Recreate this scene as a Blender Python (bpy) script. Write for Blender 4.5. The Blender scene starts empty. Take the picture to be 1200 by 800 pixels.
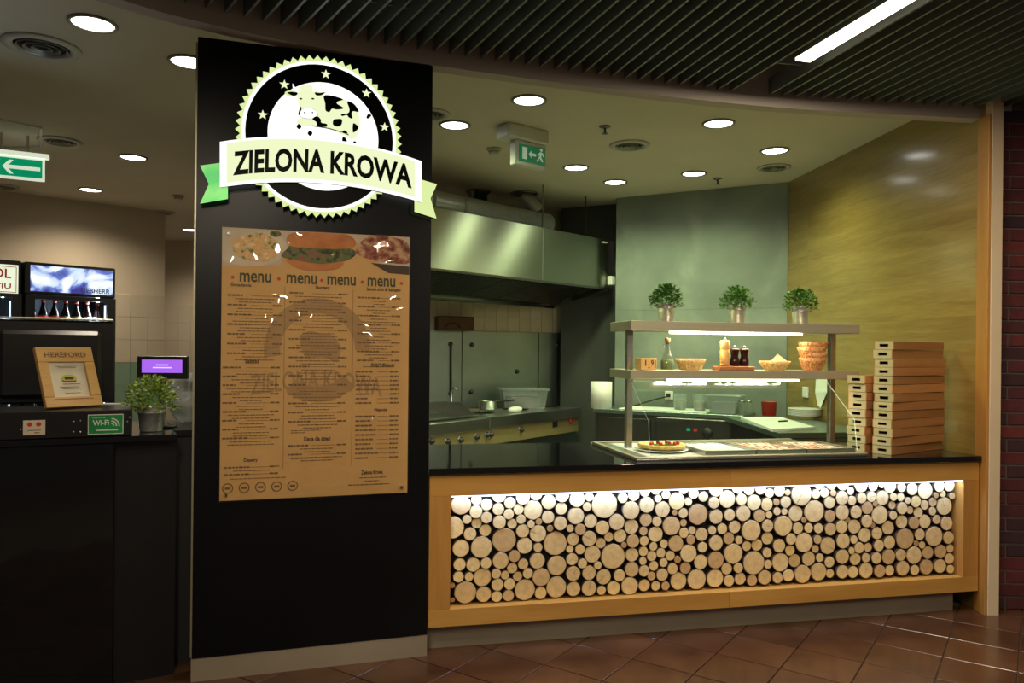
import bpy, math, random
from mathutils import Matrix, Vector
random.seed(7)
C = bpy.context.scene.collection
PI = math.pi
# ------------------------------------------------------------------ camera, world, exposure
CAMH = 1.6; F_ = 900.0; ROLL = 0.010
cam_d = bpy.data.cameras.new('camera'); cam = bpy.data.objects.new('camera', cam_d); C.objects.link(cam)
cam_d.sensor_width = 36; cam_d.lens = 27.0; cam_d.shift_y = 0.010; cam_d.clip_start = 0.05
CM = Matrix.Translation((0, 0, CAMH)) @ Matrix.Rotation(PI/2, 4, 'X') @ Matrix.Rotation(ROLL, 4, 'Z')
cam.matrix_world = CM
bpy.context.scene.camera = cam
w = bpy.data.worlds.new('world'); bpy.context.scene.world = w; w.use_nodes = True
w.node_tree.nodes['Background'].inputs[0].default_value = (1.0, 0.85, 0.68, 1)
w.node_tree.nodes['Background'].inputs[1].default_value = 0.06
vs = bpy.context.scene.view_settings
bpy.context.scene.display_settings.display_device = 'sRGB'
vs.view_transform = 'Standard'; vs.look = 'None'; vs.exposure = 0.0; vs.gamma = 1.0; vs.use_curve_mapping = False
KW = 26.0      # kitchen downlight power
HALL = 80.0    # hall linear lamp power
KCOL = (0.84, 1.0, 0.52)
# ------------------------------------------------------------------ rays: a pixel of the photograph onto a real plane
def ray(px, py):
    return (CM.to_3x3() @ Vector(((px-600)/F_, -(py-412)/F_, -1)))
O0 = Vector((0, 0, CAMH))
def at_z(px, py, z):
    d = ray(px, py); return O0 + d*((z-CAMH)/d.z)
def at_y(px, py, y):
    d = ray(px, py); return O0 + d*(y/d.y)
class Fr:
    """upright frame: origin, yaw; local x along, y into the depth, z up"""
    def __init__(s, x, y, z=0, yaw=0):
        s.o = Vector((x, y, z)); s.yaw = yaw
        s.m = Matrix.Translation(s.o) @ Matrix.Rotation(yaw, 4, 'Z'); s.i = s.m.inverted()
    def L(s, p): return s.i @ Vector(p)
    def W(s, p): return s.m @ Vector(p)
    def hit(s, px, py, off=0.0):
        """local point where the pixel's ray meets the plane local y = off"""
        d = s.i.to_3x3() @ ray(px, py); o = s.i @ O0
        return o + d*((off-o.y)/d.y)
    def hitz(s, px, py, z): return s.i @ at_z(px, py, z)
def frame2(p, q, z=0):
    return Fr(p[0], p[1], z, math.atan2(q[1]-p[1], q[0]-p[0]))
# ------------------------------------------------------------------ materials
def newmat(name):
    m = bpy.data.materials.new(name); m.use_nodes = True
    nt = m.node_tree; b = nt.nodes['Principled BSDF']; return m, nt, b
def nd(nt, t, **k):
    n = nt.nodes.new(t)
    for a, v in k.items(): setattr(n, a, v)
    return n
def mat(name, col, rough=0.5, metal=0.0, var=0.08, scale=12, spec=0.5, bump=0.0, emit=None, es=1.0, coat=0.0, stretch=(1, 1, 1)):
    m, nt, b = newmat(name)
    b.inputs['Roughness'].default_value = rough; b.inputs['Metallic'].default_value = metal
    b.inputs['Specular IOR Level'].default_value = spec; b.inputs['Coat Weight'].default_value = coat
    tc = nd(nt, 'ShaderNodeTexCoord'); mp = nd(nt, 'ShaderNodeMapping'); mp.inputs['Scale'].default_value = stretch
    nt.links.new(tc.outputs['Object'], mp.inputs['Vector'])
    n = nd(nt, 'ShaderNodeTexNoise'); n.inputs['Scale'].default_value = scale; n.inputs['Detail'].default_value = 5
    nt.links.new(mp.outputs[0], n.inputs['Vector'])
    r = nd(nt, 'ShaderNodeValToRGB')
    c = Vector(col)
    r.color_ramp.elements[0].position = 0.3; r.color_ramp.elements[1].position = 0.7
    r.color_ramp.elements[0].color = (*(c*(1-var)), 1); r.color_ramp.elements[1].color = (*[min(1, v) for v in c*(1+var)], 1)
    nt.links.new(n.outputs['Fac'], r.inputs[0]); nt.links.new(r.outputs[0], b.inputs['Base Color'])
    if bump:
        bp = nd(nt, 'ShaderNodeBump'); bp.inputs['Strength'].default_value = bump; bp.inputs['Distance'].default_value = 0.01
        nt.links.new(n.outputs['Fac'], bp.inputs['Height']); nt.links.new(bp.outputs[0], b.inputs['Normal'])
    if emit:
        b.inputs['Emission Color'].default_value = (*emit, 1); b.inputs['Emission Strength'].default_value = es
    return m
def wood(name, c1, c2, axis='x', rough=0.4, sc=1.0, contrast=0.5, rand=0.0, coat=0.0):
    m, nt, b = newmat(name); b.inputs['Roughness'].default_value = rough; b.inputs['Coat Weight'].default_value = coat
    b.inputs['Coat Roughness'].default_value = 0.14
    tc = nd(nt, 'ShaderNodeTexCoord'); mp = nd(nt, 'ShaderNodeMapping')
    s = {'x': (0.8, 9, 9), 'y': (9, 0.8, 9), 'z': (9, 9, 0.8)}[axis]
    mp.inputs['Scale'].default_value = [v*sc for v in s]
    nt.links.new(tc.outputs['Object'], mp.inputs['Vector'])
    oi = nd(nt, 'ShaderNodeObjectInfo')
    va = nd(nt, 'ShaderNodeVectorMath', operation='MULTIPLY_ADD'); va.inputs[1].default_value = (7, 7, 7)
    nt.links.new(oi.outputs['Random'], va.inputs[0]); nt.links.new(mp.outputs[0], va.inputs[2])
    n1 = nd(nt, 'ShaderNodeTexNoise'); n1.inputs['Scale'].default_value = 1.6; n1.inputs['Detail'].default_value = 6; n1.inputs['Distortion'].default_value = 0.6
    n2 = nd(nt, 'ShaderNodeTexNoise'); n2.inputs['Scale'].default_value = 9; n2.inputs['Detail'].default_value = 3
    for n in (n1, n2): nt.links.new(va.outputs[0], n.inputs['Vector'])
    mx = nd(nt, 'ShaderNodeMix'); mx.inputs[0].default_value = 0.35
    nt.links.new(n1.outputs['Fac'], mx.inputs[2]); nt.links.new(n2.outputs['Fac'], mx.inputs[3])
    r = nd(nt, 'ShaderNodeValToRGB'); r.color_ramp.elements[0].position = 0.5-0.3*(1-contrast)-.02; r.color_ramp.elements[1].position = 0.5+0.3*(1-contrast)+.02
    r.color_ramp.elements[0].color = (*c1, 1); r.color_ramp.elements[1].color = (*c2, 1)
    nt.links.new(mx.outputs[0], r.inputs[0])
    hs = nd(nt, 'ShaderNodeHueSaturation')
    mr = nd(nt, 'ShaderNodeMapRange'); mr.inputs[3].default_value = 1-rand; mr.inputs[4].default_value = 1+rand
    nt.links.new(oi.outputs['Random'], mr.inputs[0]); nt.links.new(mr.outputs[0], hs.inputs['Value'])
    nt.links.new(r.outputs[0], hs.inputs['Color']); nt.links.new(hs.outputs[0], b.inputs['Base Color'])
    bp = nd(nt, 'ShaderNodeBump'); bp.inputs['Strength'].default_value = 0.12; bp.inputs['Distance'].default_value = 0.003
    nt.links.new(mx.outputs[0], bp.inputs['Height']); nt.links.new(bp.outputs[0], b.inputs['Normal'])
    return m
def varied(name, cols, rough=0.5, noise=0.12, scale=14, coat=0, spec=.5, bump=0.1):
    """per-piece colour from the piece's own random number plus surface noise"""
    m, nt, b = newmat(name); b.inputs['Roughness'].default_value = rough; b.inputs['Coat Weight'].default_value = coat
    b.inputs['Specular IOR Level'].default_value = spec
    oi = nd(nt, 'ShaderNodeObjectInfo'); r = nd(nt, 'ShaderNodeValToRGB')
    els = r.color_ramp.elements
    while len(els) < len(cols): els.new(0.5)
    for i, c in enumerate(cols): els[i].position = i/(len(cols)-1); els[i].color = (*c, 1)
    nt.links.new(oi.outputs['Random'], r.inputs[0])
    tc = nd(nt, 'ShaderNodeTexCoord'); n = nd(nt, 'ShaderNodeTexNoise'); n.inputs['Scale'].default_value = scale; n.inputs['Detail'].default_value = 6
    va = nd(nt, 'ShaderNodeVectorMath', operation='MULTIPLY_ADD'); va.inputs[1].default_value = (9, 9, 9)
    nt.links.new(oi.outputs['Random'], va.inputs[0]); nt.links.new(tc.outputs['Object'], va.inputs[2]); nt.links.new(va.outputs[0], n.inputs['Vector'])
    mr = nd(nt, 'ShaderNodeMapRange'); mr.inputs[1].default_value = .25; mr.inputs[2].default_value = .75
    mr.inputs[3].default_value = 1-noise; mr.inputs[4].default_value = 1+noise
    nt.links.new(n.outputs['Fac'], mr.inputs[0])
    hs = nd(nt, 'ShaderNodeHueSaturation'); nt.links.new(mr.outputs[0], hs.inputs['Value']); nt.links.new(r.outputs[0], hs.inputs['Color'])
    nt.links.new(hs.outputs[0], b.inputs['Base Color'])
    bp = nd(nt, 'ShaderNodeBump'); bp.inputs['Strength'].default_value = bump; bp.inputs['Distance'].default_value = 0.004
    nt.links.new(n.outputs['Fac'], bp.inputs['Height']); nt.links.new(bp.outputs[0], b.inputs['Normal'])
    return m
def emis(name, col, s=1.0):
    m = bpy.data.materials.new(name); m.use_nodes = True; nt = m.node_tree; nt.nodes.clear()
    e = nd(nt, 'ShaderNodeEmission'); e.inputs[0].default_value = (*col, 1); e.inputs[1].default_value = s
    o = nd(nt, 'ShaderNodeOutputMaterial'); nt.links.new(e.outputs[0], o.inputs[0]); return m
def pane(name, tint=(0.93, 0.97, 0.94), rough=0.0, bump=0.0, bscale=3, ior=1.45, haze=0.0):
    m = bpy.data.materials.new(name); m.use_nodes = True; nt = m.node_tree; nt.nodes.clear()
    t = nd(nt, 'ShaderNodeBsdfTransparent'); t.inputs[0].default_value = (*tint, 1)
    g = nd(nt, 'ShaderNodeBsdfGlossy'); g.inputs['Roughness'].default_value = rough
    lw_ = nd(nt, 'ShaderNodeLayerWeight'); lw_.inputs['Blend'].default_value = .5
    pw_ = nd(nt, 'ShaderNodeMath', operation='POWER'); pw_.inputs[1].default_value = 4.5
    f = nd(nt, 'ShaderNodeMath', operation='MULTIPLY_ADD'); f.inputs[1].default_value = .85; f.inputs[2].default_value = .045
    nt.links.new(lw_.outputs['Facing'], pw_.inputs[0]); nt.links.new(pw_.outputs[0], f.inputs[0])
    mx = nd(nt, 'ShaderNodeMixShader'); o = nd(nt, 'ShaderNodeOutputMaterial')
    nt.links.new(f.outputs[0], mx.inputs[0]); nt.links.new(t.outputs[0], mx.inputs[1]); nt.links.new(g.outputs[0], mx.inputs[2])
    if bump:
        tc = nd(nt, 'ShaderNodeTexCoord'); n = nd(nt, 'ShaderNodeTexNoise'); n.inputs['Scale'].default_value = bscale; n.inputs['Detail'].default_value = 1
        nt.links.new(tc.outputs['Object'], n.inputs['Vector'])
        bp = nd(nt, 'ShaderNodeBump'); bp.inputs['Strength'].default_value = bump; bp.inputs['Distance'].default_value = 0.05
        nt.links.new(n.outputs['Fac'], bp.inputs['Height'])
        nt.links.new(bp.outputs[0], g.inputs['Normal']); nt.links.new(bp.outputs[0], lw_.inputs['Normal'])
    if haze:
        d = nd(nt, 'ShaderNodeBsdfDiffuse'); d.inputs[0].default_value = (.8, .85, .85, 1); m2 = nd(nt, 'ShaderNodeMixShader'); m2.inputs[0].default_value = haze
        nt.links.new(mx.outputs[0], m2.inputs[1]); nt.links.new(d.outputs[0], m2.inputs[2]); nt.links.new(m2.outputs[0], o.inputs[0])
    else: nt.links.new(mx.outputs[0], o.inputs[0])
    return m
def ramp_noise(name, stops, scale=3.0, detail=4, rough=.6, emit=0.0, distort=0.0, stretch=(1,1,1)):
    m, nt, b = newmat(name); b.inputs['Roughness'].default_value = rough
    tc = nd(nt, 'ShaderNodeTexCoord'); mp = nd(nt, 'ShaderNodeMapping'); mp.inputs['Scale'].default_value = stretch
    n = nd(nt, 'ShaderNodeTexNoise'); n.inputs['Scale'].default_value = scale; n.inputs['Detail'].default_value = detail; n.inputs['Distortion'].default_value = distort
    nt.links.new(tc.outputs['Object'], mp.inputs[0]); nt.links.new(mp.outputs[0], n.inputs['Vector'])
    r = nd(nt, 'ShaderNodeValToRGB'); e = r.color_ramp.elements
    while len(e) < len(stops): e.new(.5)
    for i, (p, c) in enumerate(stops): e[i].position = p; e[i].color = (*c, 1)
    nt.links.new(n.outputs['Fac'], r.inputs[0]); nt.links.new(r.outputs[0], b.inputs['Base Color'])
    if emit:
        nt.links.new(r.outputs[0], b.inputs['Emission Color']); b.inputs['Emission Strength'].default_value = emit
    return m

M = {}
M['black_panel'] = mat('black_panel', (0.0025, 0.003, 0.0038), 0.34, var=.2, scale=3, spec=.25)
M['black_gloss'] = mat('black_gloss', (0.006, 0.006, 0.007), 0.06, var=.1, spec=.5)
M['black_satin'] = mat('black_satin', (0.008, 0.008, 0.009), 0.3, var=.1)
M['black_matte'] = mat('black_matte', (0.01, 0.01, 0.01), 0.8, var=.1)
M['kick'] = mat('kick', (0.24, 0.20, 0.145), 0.4, 0, var=.12, scale=2)
M['plaster'] = mat('plaster', (0.56, 0.50, 0.40), 0.9, var=.03, scale=2)
M['fascia'] = mat('fascia', (0.42, 0.37, 0.33), 0.8, var=.04, scale=2)
M['wall_paint'] = mat('wall_paint', (0.55, 0.46, 0.34), 0.9, var=.03, scale=1.5)
M['slat'] = mat('slat', (0.17, 0.20, 0.19), 0.4, .2, var=.1, scale=4)  # brightened and tinted teal in the colour, in place of reflected teal light
M['dark'] = mat('dark', (0.012, 0.012, 0.012), 0.9, var=.1)
M['concrete'] = ramp_noise('concrete', [(.25, (.14, .17, .15)), (.5, (.205, .24, .205)), (.72, (.31, .35, .30))], scale=1.5, detail=7, rough=.55, distort=.4)
M['column'] = ramp_noise('column', [(.3, (.055, .06, .055)), (.7, (.085, .09, .08))], scale=1.2, detail=5, rough=.5)
M['oak'] = wood('oak', (.40, .195, .038), (.55, .30, .075), 'x', .38, .9, .25)
M['oak_v'] = wood('oak_v', (.36, .165, .033), (.49, .25, .062), 'z', .4, .9, .25)
M['wallwood'] = wood('wallwood', (.21, .135, .030), (.34, .235, .065), 'x', .32, .9, .5, coat=.7)
M['cream'] = mat('cream', (.60, .48, .32), .6, var=.04, scale=4)
M['steel'] = mat('steel', (.50, .52, .48), .30, 1.0, var=.05, scale=3, stretch=(.3, .3, 20))
M['steel_brushed'] = mat('steel_brushed', (.36, .38, .33), .36, 1.0, var=.03, scale=1, stretch=(.5, .5, 160))
_b = M['steel_brushed'].node_tree.nodes['Principled BSDF']; _b.inputs['Anisotropic'].default_value = .92
_t = nd(M['steel_brushed'].node_tree, 'ShaderNodeCombineXYZ'); _t.inputs[0].default_value = .683; _t.inputs[1].default_value = .731   # brushed along the hood
M['steel_brushed'].node_tree.links.new(_t.outputs[0], _b.inputs['Tangent']); _b.inputs['Anisotropic Rotation'].default_value = 0.25
M['steel_rough'] = mat('steel_rough', (.30, .38, .35), .38, 1.0, var=.12, scale=2)
M['steel_dark'] = mat('steel_dark', (.16, .16, .15), .35, 1.0, var=.1, scale=3)
M['zinc'] = mat('zinc', (.55, .55, .52), .33, .7, var=.12, scale=40)
M['champagne'] = mat('champagne', (.46, .43, .30), .36, .6, var=.05, scale=4, stretch=(.5, 6, 20))
M['brass_strip'] = mat('brass_strip', (.32, .26, .12), .35, .4, var=.06, scale=4)
M['white'] = mat('white', (.78, .78, .74), .5, var=.03)
M['porcelain'] = mat('porcelain', (.75, .76, .72), .2, var=.02)
M['plastic_grey'] = mat('plastic_grey', (.35, .35, .35), .4, var=.05)
M['terracotta'] = varied('terracotta', [(.050, .021, .010), (.070, .030, .014), (.060, .025, .012), (.088, .038, .018), (.065, .027, .013)], .22, .35, 5, spec=.5, bump=.12)
M['grout'] = mat('grout', (.08, .06, .045), .8, var=.1)
M['kfloor'] = mat('kfloor', (.35, .33, .28), .5, var=.08)
M['brick'] = varied('brick', [(.07, .014, .016), (.11, .019, .020), (.045, .017, .022), (.14, .025, .022), (.085, .018, .02), (.035, .018, .024)], .6, .2, 20, bump=.4)
M['mortar'] = mat('mortar', (.12, .095, .085), .9, var=.12, scale=30)
M['tile_beige'] = varied('tile_beige', [(.50, .43, .32), (.56, .48, .36), (.53, .45, .33)], .18, .03, 6, bump=0.02)
M['tile_green'] = varied('tile_green', [(.16, .25, .17), (.19, .29, .20)], .2, .05, 6, bump=0.02)
M['tile_grout'] = mat('tile_grout', (.20, .17, .13), .9)
M['light_disc'] = emis('light_disc', (1, 1, .93), 9)
M['light_warm'] = emis('light_warm', (1, .93, .80), 9)
M['tube_light'] = emis('tube_light', (1, .86, .62), 5)
M['led'] = emis('led', (.55, .68, 1), 4.5)
M['led_warm'] = emis('led_warm', (1, .90, .70), 10)
M['trim'] = mat('trim', (.25, .24, .21), .35, .6)
M['vent_plastic'] = mat('vent_plastic', (.42, .40, .35), .5)
M['sgn_white'] = emis('sgn_white', (1, 1, .96), 1.25)
M['sgn_lime'] = emis('sgn_lime', (.74, .88, .38), 1.0)
M['sgn_pale'] = emis('sgn_pale', (.88, .96, .58), 1.0)
M['sgn_green'] = ramp_noise('sgn_green', [(.35, (.12, .55, .16)), (.65, (.35, .78, .22))], scale=6, emit=.9, rough=.8)
M['sgn_black'] = mat('sgn_black', (.002, .002, .002), .5, spec=.1)
M['paper'] = ramp_noise('paper', [(.3, (.48, .285, .10)), (.7, (.54, .325, .12))], scale=2.0, rough=.7)
M['ink'] = mat('ink', (.045, .028, .015), .7)
M['ink_green'] = mat('ink_green', (.05, .052, .02), .7)
M['ink_soft'] = mat('ink_soft', (.15, .085, .036), .7)
M['watermark'] = mat('watermark', (.34, .205, .085), .7)
M['ink_red'] = mat('ink_red', (.5, .02, .02), .6)
M['photo_ground'] = mat('photo_ground', (.45, .37, .28), .7, var=.1)
M['bun'] = ramp_noise('bun', [(.3, (.36, .115, .03)), (.7, (.50, .20, .06))], scale=14, rough=.7)
M['salad'] = ramp_noise('salad', [(.32, (.12, .12, .04)), (.45, (.55, .42, .2)), (.55, (.6, .30, .12)), (.68, (.65, .55, .32))], scale=38, rough=.7)
M['greens'] = ramp_noise('greens', [(.35, (.02, .03, .01)), (.5, (.10, .13, .04)), (.65, (.22, .08, .05))], scale=42, rough=.7)
M['meat'] = ramp_noise('meat', [(.35, (.10, .03, .02)), (.5, (.28, .08, .05)), (.65, (.45, .30, .16))], scale=32, rough=.7)
M['platewhite'] = mat('platewhite', (.50, .43, .33), .7)
M['acrylic'] = pane('acrylic', (.98, .97, .95), 0.02, bump=1.0, bscale=5)
M['glass'] = pane('glass', (.94, .98, .95), 0.0)
M['glass_edge'] = mat('glass_edge', (.18, .42, .30), .15, emit=(.2, .5, .35), es=.0)
M['glass_clear'] = pane('glass_clear', (.85, .88, .84), 0.03, haze=.06)
M['tub'] = pane('tub', (.75, .80, .79), 0.15, haze=.16)
M['leaf'] = varied('leaf', [(.05, .15, .02), (.09, .24, .03), (.13, .30, .05)], .5, .3, 30)
M['leaf2'] = varied('leaf2', [(.22, .32, .04), (.28, .38, .05)], .5, .5, 60)
M['soil'] = mat('soil', (.02, .014, .01), .9)
M['cork'] = mat('cork', (.45, .26, .10), .7)
M['wicker'] = ramp_noise('wicker', [(.4, (.58, .36, .11)), (.6, (.80, .58, .23))], scale=90, rough=.6)
M['wicker_brown'] = ramp_noise('wicker_brown', [(.4, (.28, .10, .03)), (.6, (.55, .28, .09))], scale=90, rough=.6)
M['mill_wood'] = wood('mill_wood', (.60, .34, .10), (.75, .46, .16), 'z', .4, 2)
M['mill_dark'] = mat('mill_dark', (.035, .008, .006), .15, var=.2)
M['board_wood'] = wood('board_wood', (.25, .09, .03), (.38, .15, .05), 'x', .4, 3)
M['box_side'] = wood('box_side', (.26, .105, .028), (.40, .185, .06), 'x', .6, 1.5, .2, rand=.22)
M['box_end'] = wood('box_end', (.30, .28, .14), (.37, .34, .18), 'x', .6, 3, .1, rand=.08)
M['exit_green'] = mat('exit_green', (.0, .22, .10), .4, emit=(.0, .25, .11), es=.9)
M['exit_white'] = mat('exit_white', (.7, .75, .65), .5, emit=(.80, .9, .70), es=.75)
M['exit_case'] = mat('exit_case', (.6, .62, .55), .5, var=.04)
M['exit_dim'] = mat('exit_dim', (.03, .20, .09), .4, emit=(.01, .12, .05), es=.5)
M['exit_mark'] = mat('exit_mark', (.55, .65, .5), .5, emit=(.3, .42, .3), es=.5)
M['frame_gold'] = wood('frame_gold', (.48, .26, .07), (.58, .34, .11), 'x', .4, 3)
M['document'] = mat('document', (.62, .55, .42), .5, var=.05, scale=20)
M['stamp'] = mat('stamp', (.35, .42, .03), .5)
M['wifi_green'] = mat('wifi_green', (.01, .20, .05), .35)
M['sticker'] = mat('sticker', (.60, .50, .38), .5)
M['purple'] = emis('purple', (.38, .13, .80), 1.1)
M['purple_hi'] = emis('purple_hi', (.75, .55, 1), 1.2)
M['bag'] = pane('bag', (.6, .63, .66), .2, bump=.8, bscale=25, haze=.25)
M['red'] = mat('red', (.45, .03, .02), .4)
M['cola'] = mat('cola', (.012, .005, .004), .1)
M['label_red'] = mat('label_red', (.5, .03, .02), .4, emit=(.5, .03, .02), es=.15)
M['rubber'] = mat('rubber', (.015, .015, .015), .5)
M['crust'] = ramp_noise('crust', [(.35, (.55, .30, .06)), (.65, (.80, .58, .20))], scale=30, rough=.5)
M['meat_tray'] = ramp_noise('meat_tray', [(.35, (.50, .22, .16)), (.5, (.62, .45, .32)), (.62, (.66, .58, .46)), (.7, (.30, .34, .28))], scale=9, rough=.35, distort=.6)
M['hdr'] = ramp_noise('hdr', [(.36, (.035, .03, .22)), (.47, (.10, .16, .50)), (.56, (.50, .62, .85)), (.66, (.85, .9, 1))], scale=6, detail=6, emit=1.0, distort=1.2)
M['hdr_ink'] = mat('hdr_ink', (.03, .06, .22), .5)
M['fridge_in'] = mat('fridge_in', (.16, .18, .22), .6)
M['cool_led'] = emis('cool_led', (.65, .78, 1), 3.0)
# end grain of the logs
def endgrain():
    m, nt, b = newmat('endgrain'); b.inputs['Roughness'].default_value = .75
    tc = nd(nt, 'ShaderNodeTexCoord'); oi = nd(nt, 'ShaderNodeObjectInfo')
    va = nd(nt, 'ShaderNodeVectorMath', operation='MULTIPLY_ADD'); va.inputs[1].default_value = (13, 13, 13)
    nt.links.new(oi.outputs['Random'], va.inputs[0]); nt.links.new(tc.outputs['Object'], va.inputs[2])
    n = nd(nt, 'ShaderNodeTexNoise'); n.inputs['Scale'].default_value = 2.2; n.inputs['Detail'].default_value = 5
    nt.links.new(va.outputs[0], n.inputs['Vector'])
    ln = nd(nt, 'ShaderNodeVectorMath', operation='LENGTH')
    sc = nd(nt, 'ShaderNodeVectorMath', operation='MULTIPLY'); sc.inputs[1].default_value = (1, 0, 1)
    nt.links.new(tc.outputs['Object'], sc.inputs[0]); nt.links.new(sc.outputs[0], ln.inputs[0])
    ad = nd(nt, 'ShaderNodeMath', operation='MULTIPLY_ADD'); ad.inputs[1].default_value = .35
    nt.links.new(n.outputs['Fac'], ad.inputs[0]); nt.links.new(ln.outputs['Value'], ad.inputs[2])
    sn = nd(nt, 'ShaderNodeMath', operation='MULTIPLY'); sn.inputs[1].default_value = 34
    nt.links.new(ad.outputs[0], sn.inputs[0]); si = nd(nt, 'ShaderNodeMath', operation='SINE'); nt.links.new(sn.outputs[0], si.inputs[0])
    base = nd(nt, 'ShaderNodeValToRGB'); e = base.color_ramp.elements
    cols = [(.68, .48, .22), (.80, .60, .29), (.56, .35, .15), (.82, .62, .29), (.74, .53, .26), (.80, .57, .23)]
    while len(e) < 6: e.new(.5)
    for i, c in enumerate(cols): e[i].position = i/5; e[i].color = (*c, 1)
    nt.links.new(oi.outputs['Random'], base.inputs[0])
    # value = 1 + ring + noise, darker pith and outer ring
    mr = nd(nt, 'ShaderNodeMapRange'); mr.inputs[1].default_value = -1; mr.inputs[2].default_value = 1; mr.inputs[3].default_value = .95; mr.inputs[4].default_value = 1.04
    nt.links.new(si.outputs[0], mr.inputs[0])
    mn = nd(nt, 'ShaderNodeMapRange'); mn.inputs[1].default_value = .3; mn.inputs[2].default_value = .7; mn.inputs[3].default_value = .86; mn.inputs[4].default_value = 1.10
    nt.links.new(n.outputs['Fac'], mn.inputs[0])
    m1 = nd(nt, 'ShaderNodeMath', operation='MULTIPLY'); nt.links.new(mr.outputs[0], m1.inputs[0]); nt.links.new(mn.outputs[0], m1.inputs[1])
    pr = nd(nt, 'ShaderNodeValToRGB'); q = pr.color_ramp.elements
    while len(q) < 5: q.new(.5)
    for i, (p, v) in enumerate([(.0, .62), (.07, .92), (.5, 1), (.9, .97), (1.0, .45)]): q[i].position = p; q[i].color = (v, v, v, 1)
    nt.links.new(ln.outputs['Value'], pr.inputs[0])
    sp_ = nd(nt, 'ShaderNodeSeparateXYZ'); nt.links.new(tc.outputs['Object'], sp_.inputs[0])
    at = nd(nt, 'ShaderNodeMath', operation='ARCTAN2'); nt.links.new(sp_.outputs[0], at.inputs[0]); nt.links.new(sp_.outputs[2], at.inputs[1])
    ab = nd(nt, 'ShaderNodeMath', operation='ABSOLUTE'); nt.links.new(at.outputs[0], ab.inputs[0])
    ar = nd(nt, 'ShaderNodeMath', operation='MULTIPLY'); nt.links.new(ab.outputs[0], ar.inputs[0]); nt.links.new(ln.outputs['Value'], ar.inputs[1])
    wn = nd(nt, 'ShaderNodeMath', operation='MULTIPLY_ADD'); nt.links.new(n.outputs['Fac'], wn.inputs[0]); wn.inputs[1].default_value = .10; nt.links.new(ar.outputs[0], wn.inputs[2])
    ck = nd(nt, 'ShaderNodeMapRange'); ck.inputs[1].default_value = .055; ck.inputs[2].default_value = .085; ck.inputs[3].default_value = .35; nt.links.new(wn.outputs[0], ck.inputs[0])
    gt = nd(nt, 'ShaderNodeMath', operation='GREATER_THAN'); gt.inputs[1].default_value = .22; nt.links.new(oi.outputs['Random'], gt.inputs[0])
    mxk = nd(nt, 'ShaderNodeMath', operation='MAXIMUM'); nt.links.new(ck.outputs[0], mxk.inputs[0]); nt.links.new(gt.outputs[0], mxk.inputs[1])
    m0 = nd(nt, 'ShaderNodeMath', operation='MULTIPLY'); nt.links.new(m1.outputs[0], m0.inputs[0]); nt.links.new(mxk.outputs[0], m0.inputs[1]); m1 = m0
    m2 = nd(nt, 'ShaderNodeMath', operation='MULTIPLY'); nt.links.new(m1.outputs[0], m2.inputs[0]); nt.links.new(pr.outputs[0], m2.inputs[1])
    hs = nd(nt, 'ShaderNodeHueSaturation'); nt.links.new(m2.outputs[0], hs.inputs['Value']); nt.links.new(base.outputs[0], hs.inputs['Color'])
    nt.links.new(hs.outputs[0], b.inputs['Base Color']); return m
M['endgrain'] = endgrain()
M['bark'] = mat('bark', (.10, .05, .025), .9, var=.3, scale=8)
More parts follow.
